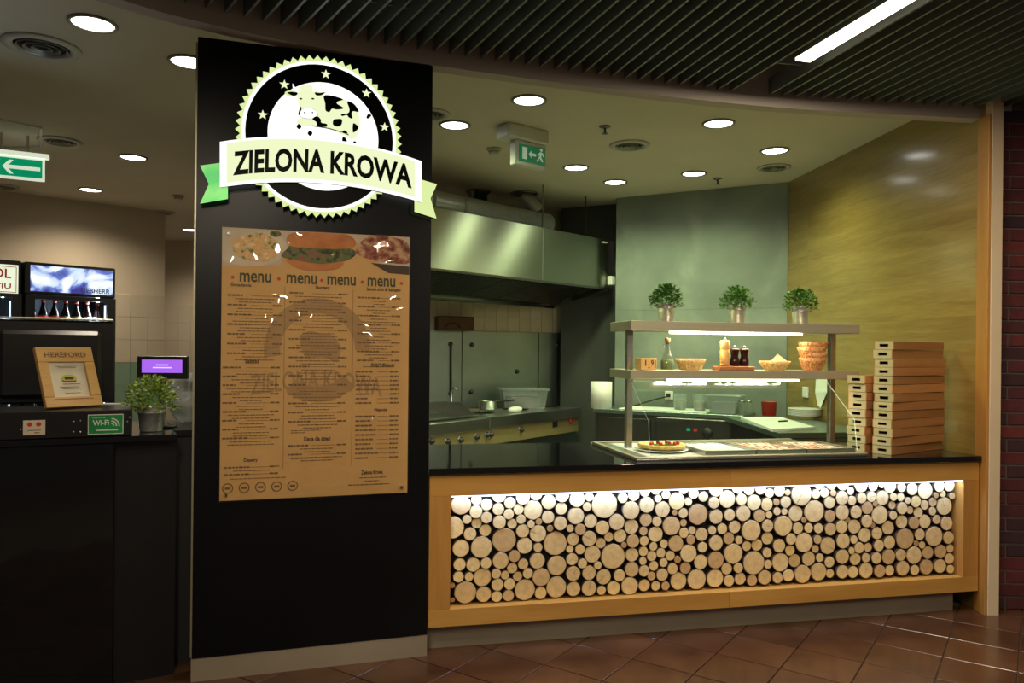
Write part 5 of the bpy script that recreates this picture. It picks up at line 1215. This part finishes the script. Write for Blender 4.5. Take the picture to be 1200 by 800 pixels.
x0, x1, z0, z1 = sticker(CF, cs_, ((103, 510), (144.5, 507), (103, 486.5), (144.5, 484)), 'exit_case', 'sign_border')
wx, wz_ = x1-x0, z1-z0; MB().box(x0+.02*wx, x1-.02*wx, -.0025, -.0016, z0+.04*wz_, z1-.04*wz_).build('green_sticker', 'wifi_green', cs_)
mb = MB(); text_map(mb, 'Wi-Fi', lambda u, v: (x0+wx*(.13+.46*u), -.0032, z0+wz_*(.45+.27*v)), bold=.01); 
text_map(mb, 'DARMOWE', lambda u, v: (x0+wx*(.13+.35*u), -.0032, z0+wz_*(.80+.08*v)))
for r_ in (.10, .18, .26):
    for k in range(6):
        a0, a1 = PI/2*k/6-.1, PI/2*(k+1)/6-.1
        ax_ = lambda a, r: (x0+wx*(.64+r*math.cos(a)), z0+wz_*(.42)+wx*r*math.sin(a)*.95)
        mb.prism([ax_(a0, r_), ax_(a1, r_), ax_(a1, r_-.035), ax_(a0, r_-.035)], -.0032, -.0026)
mb.box(x0+wx*.22, x0+wx*.85, -.0032, -.0026, z0+wz_*.18, z0+wz_*.23); mb.build('wifi_text', 'exit_case', cs_)
# certificate frame leaning back
ffp = Vector((-2.13, 3.52, TZ+.137)); fr_y = math.radians(58)
pf = thing('picture_frame', 'golden wooden certificate frame leaning on the black case', 'picture frame', tuple(ffp), fr_y)
tilt = math.radians(-22); TT = Matrix.Rotation(tilt, 4, 'X')
FWd, FH = .265, .30
for (xa, xb, za, zb__) in ((0, FWd, 0, .05), (0, FWd, FH-.075, FH), (0, .048, .0505, FH-.0755), (FWd-.048, FWd, .0505, FH-.0755)):
    mb = MB(); mb.T = TT; mb.box(xa, xb, 0, .022, za, zb__, b=.002).build('moulding', 'frame_gold', pf)
mb = MB(); mb.T = TT; mb.box(.047, FWd-.047, .012, .016, .05, FH-.074).build('certificate', 'document', pf)
mb = MB(); mb.T = TT; mb.box(.04, FWd-.04, -.001, .0, .036, .039); text_map(mb, 'HEREFORD', lambda u, v: (.035+u*(FWd-.07), -.0012, FH-.052+v*.026), bold=.003); mb.build('engraved_text', 'ink_soft', pf)
mb = MB(); mb.T = TT; cxx = FWd/2; mb.prism([(cxx+.036*math.cos(2*PI*i/20), .145+.019*math.sin(2*PI*i/20)) for i in range(20)], .010, .0115).build('oval_stamp', 'stamp', pf)
mb = MB(); mb.T = TT; mb.box(cxx-.02, cxx+.022, .009, .0095, .138, .152); mb.build('stamp_mark', 'ink', pf)
mb = MB(); mb.T = TT
for k, zz in enumerate((.205, .198, .115, .100, .092, .070)): mb.box(cxx-.05+.01*(k % 3), cxx+.05-.008*(k % 2), .0105, .0115, zz, zz+.0018)
mb.build('printed_text', 'ink', pf)
mb = MB(); mb.T = TT; mb.box(.06, FWd-.06, .0165, .0225, .06, .2); mb.build('backing', 'cork', pf)
mb = MB(); mb.add([(FWd/2-.03, .05, .12), (FWd/2+.03, .05, .12), (FWd/2+.03, .20, .0), (FWd/2-.03, .20, .0), (FWd/2-.03, .055, .125), (FWd/2+.03, .055, .125), (FWd/2+.03, .207, .0), (FWd/2-.03, .207, .0)], [(0, 1, 2, 3), (4, 7, 6, 5), (0, 3, 7, 4), (1, 5, 6, 2), (0, 4, 5, 1), (3, 2, 6, 7)]); mb.build('easel_leg', 'cork', pf)
# till monitor seen from behind
mp_ = CB.L((at_y(66, 430, 3.95)))
mo = thing('till_monitor', 'black till monitor seen from behind the certificate frame', 'monitor', tuple(CB.W((mp_.x, .62, TZ+.001))), CB.yaw)
MB().box(-.275, .27, .0, .035, .12, .555, b=.01).build('screen_housing', 'black_satin', mo)
MB().box(-.255, .205, -.045, -.0005, .15, .50, b=.02).build('rear_cover', 'black_satin', mo)
MB().box(-.265, .26, -.02, .033, .556, .567, b=.003).build('top_edge', 'champagne', mo)
MB().box(-.05, .05, -.03, .01, .012, .12, b=.004).build('neck', 'black_satin', mo); MB().box(-.13, .13, -.09, .10, 0, .0115, b=.003).build('foot', 'black_satin', mo)
# plant on the cash counter
p = CB.L(at_z(177, 505, TZ)); plant('potted_plant', 'potted yellow green plant in zinc pot on the cash counter', tuple(CB.W((p.x, max(p.y, .08), TZ+.001))), r=.066, h=.125, fr=.125, fh=.155, mats=('zinc', 'leaf2'), n=520, seed=9)
# customer display
p = CB.L(at_z(190, 500, TZ)); dv = CB.hit(190, 431, .36)
cd = thing('customer_display', 'small purple lit customer display on a black pole', 'display', tuple(CB.W((dv.x, .36, TZ+.001))), CB.yaw-.35)
dz_ = dv.z-TZ
MB().box(-.125, .125, 0, .04, dz_-.058, dz_+.062, b=.004).build('housing', 'black_satin', cd)
MB().box(-.10, .10, -.003, 0, dz_-.026, dz_+.042).build('screen', 'purple', cd)
mb = MB(); mb.box(-.03, .03, -.005, -.0035, dz_+.012, dz_+.018); mb.box(-.045, .05, -.005, -.0035, dz_-.002, dz_+.004); mb.build('screen_text', 'purple_hi', cd)
MB().tube([(0, .02, .012), (0, .02, dz_-.058)], .014, 10).build('pole', 'rubber', cd); MB().lathe([(.07, 0), (.07, .01), (.03, .014)], c=(0, .02, 0), n=20).build('base', 'rubber', cd)
# crumpled plastic bag
bv = CB.hit(215, 470, .55); rr = random.Random(4)
mb = MB(); prof = []
N = 14
for k in range(N+1): a = PI*k/N; prof.append((max(.002, .11*math.sin(a)**.7*(1+rr.uniform(-.2, .2))), .14-.14*math.cos(a)))
mb.lathe(prof, n=18, cap0=False, cap1=False, wob=.14)
single(mb, 'plastic_bag', 'bag', 'crumpled clear plastic bag beside the purple display', 'bag', loc=tuple(CB.W((bv.x+.03, .60, TZ+.002))))
# card terminal and cable
q = CB.hit(150, 480, .30)
single(MB().tube([(-.25, .36, .133), (-.1, .37, .129), (.0, .36, .1285)], .005, 6), 'cable', 'white', 'thin pale cable lying on the black case', 'cable', loc=tuple(CB.W((bxr-.02, 0, TZ))), yaw=CB.yaw)

# ================================================================== DRINKS FRIDGES
FF = frame2((-3.18, 5.0), (-2.80, 5.40)); FL = FF.L((-2.80, 5.40, 0)).x
def fridge(label, x0, wd, right):
    t = thing('drinks_fridge', label, 'fridge', tuple(FF.W((x0, 0, 0))), FF.yaw)
    H = 2.155; HB_ = 1.945
    MB().box(0, .03, .0, .6, .05, HB_-.001).build('side_wall', 'black_satin', t); MB().box(wd-.03, wd, .0, .6, .05, HB_-.001).build('side_wall', 'black_satin', t)
    MB().box(.031, wd-.031, .57, .6, .05, HB_-.001).build('rear_wall', 'fridge_in', t); MB().box(0, wd, 0, .6, 0, .049).build('base', 'black_satin', t)
    MB().box(0, wd, -.02, .6, HB_, H, b=.006).build('header', 'black_satin', t)
    mb = MB(); d = .055
    mb.box(0, d, -.03, -.001, .06, HB_-.003); mb.box(wd-d, wd, -.03, -.001, .06, HB_-.003); mb.box(d, wd-d, -.03, -.001, .06, .16); mb.box(d, wd-d, -.03, -.001, HB_-.03, HB_-.003)
    dr = mb.build('door', 'black_satin', t); MB().box(d+.001, wd-d-.001, -.02, -.014, .161, HB_-.031).build('pane', 'glass', dr)
    MB().box(wd-.052, wd-.034, .02, .04, .18, HB_-.05).build('light_strip', 'cool_led', t)
    light('AREA', 'lamp', (wd-.08, .08, 1.45), (0, math.radians(90), 0), 25, (.7, .82, 1), 1.0, .05, parent=t)
    for z in (.5, .85, 1.2, 1.66): MB().box(.031, wd-.056, .06, .56, z-.012, z).build('shelf', 'steel_dark', t)
    return t, H
f1, H = fridge('drinks fridge with blue icy header behind the monitor', .0, FL, True)
hb = MB().box(.03, FL-.02, -.026, -.0205, H-.19, H-.02).build('lit_header', 'hdr', f1)
mb = MB(); text_map(mb, 'LIEBHERR', lambda u, v: (FL*.60+u*FL*.33, -.0275, H-.183+v*.033), bold=.01); mb.build('header_text', 'hdr_ink', f1)
f2, H = fridge('drinks fridge with white warning notice at left edge', -.62, .60, False)
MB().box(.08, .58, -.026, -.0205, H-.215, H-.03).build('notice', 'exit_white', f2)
mb = MB(); text_map(mb, 'ALKOHOL', lambda u, v: (.17+u*.37, -.028, H-.118+v*.062), bold=.006); text_map(mb, 'ZDROWIU', lambda u, v: (.25+u*.29, -.028, H-.185+v*.036), bold=.006)
for (xa, xb, za, zb__) in ((.09, .57, H-.045, H-.041), (.09, .57, H-.207, H-.203), (.566, .57, H-.207, H-.041)): mb.box(xa, xb, -.028, -.0265, za, zb__)
mb.build('notice_text', 'ink_red', f2)
pb = None; cntb = 0
ordn = ['first', 'second', 'third', 'fourth', 'fifth', 'sixth', 'seventh']
for fi, (ox_, nb, zz) in enumerate(((.0, 7, 1.662), (-.62, 6, 1.662), (0, 7, 1.202))):
    for k in range(nb):
        loc = FF.W((ox_+.075+.068*k, .12, zz-1e-4))
        red = (k < 3)
        lab = '%s bottle from the left on the %s shelf of the %s fridge' % (ordn[k], 'top' if zz > 1.5 else 'second', 'left edge' if ox_ < 0 else 'icy header')
        t = thing('bottle', lab, 'bottle', tuple(loc), 0, 'bottles in the drinks fridges')
        if pb is None:
            pb = MB().lathe([(.026, 0), (.031, .006), (.031, .15), (.026, .175), (.012, .215), (.011, .24)], n=12).build('body', 'cola', t)
            pc = MB().lathe([(.0135, .2405), (.0135, .256)], n=10).build('cap', 'red', t); plb = MB().lathe([(.0315, .105), (.0315, .150)], n=12, cap0=False, cap1=False).build('bottle_label', 'label_red', t)
            plw = plb.data.copy(); plw.materials[0] = M['plastic_grey']
        else:
            for src in (pb, pc, plb):
                c = src.copy(); c.parent = t; C.objects.link(c)
                if src is plb and not red: c.data = plw
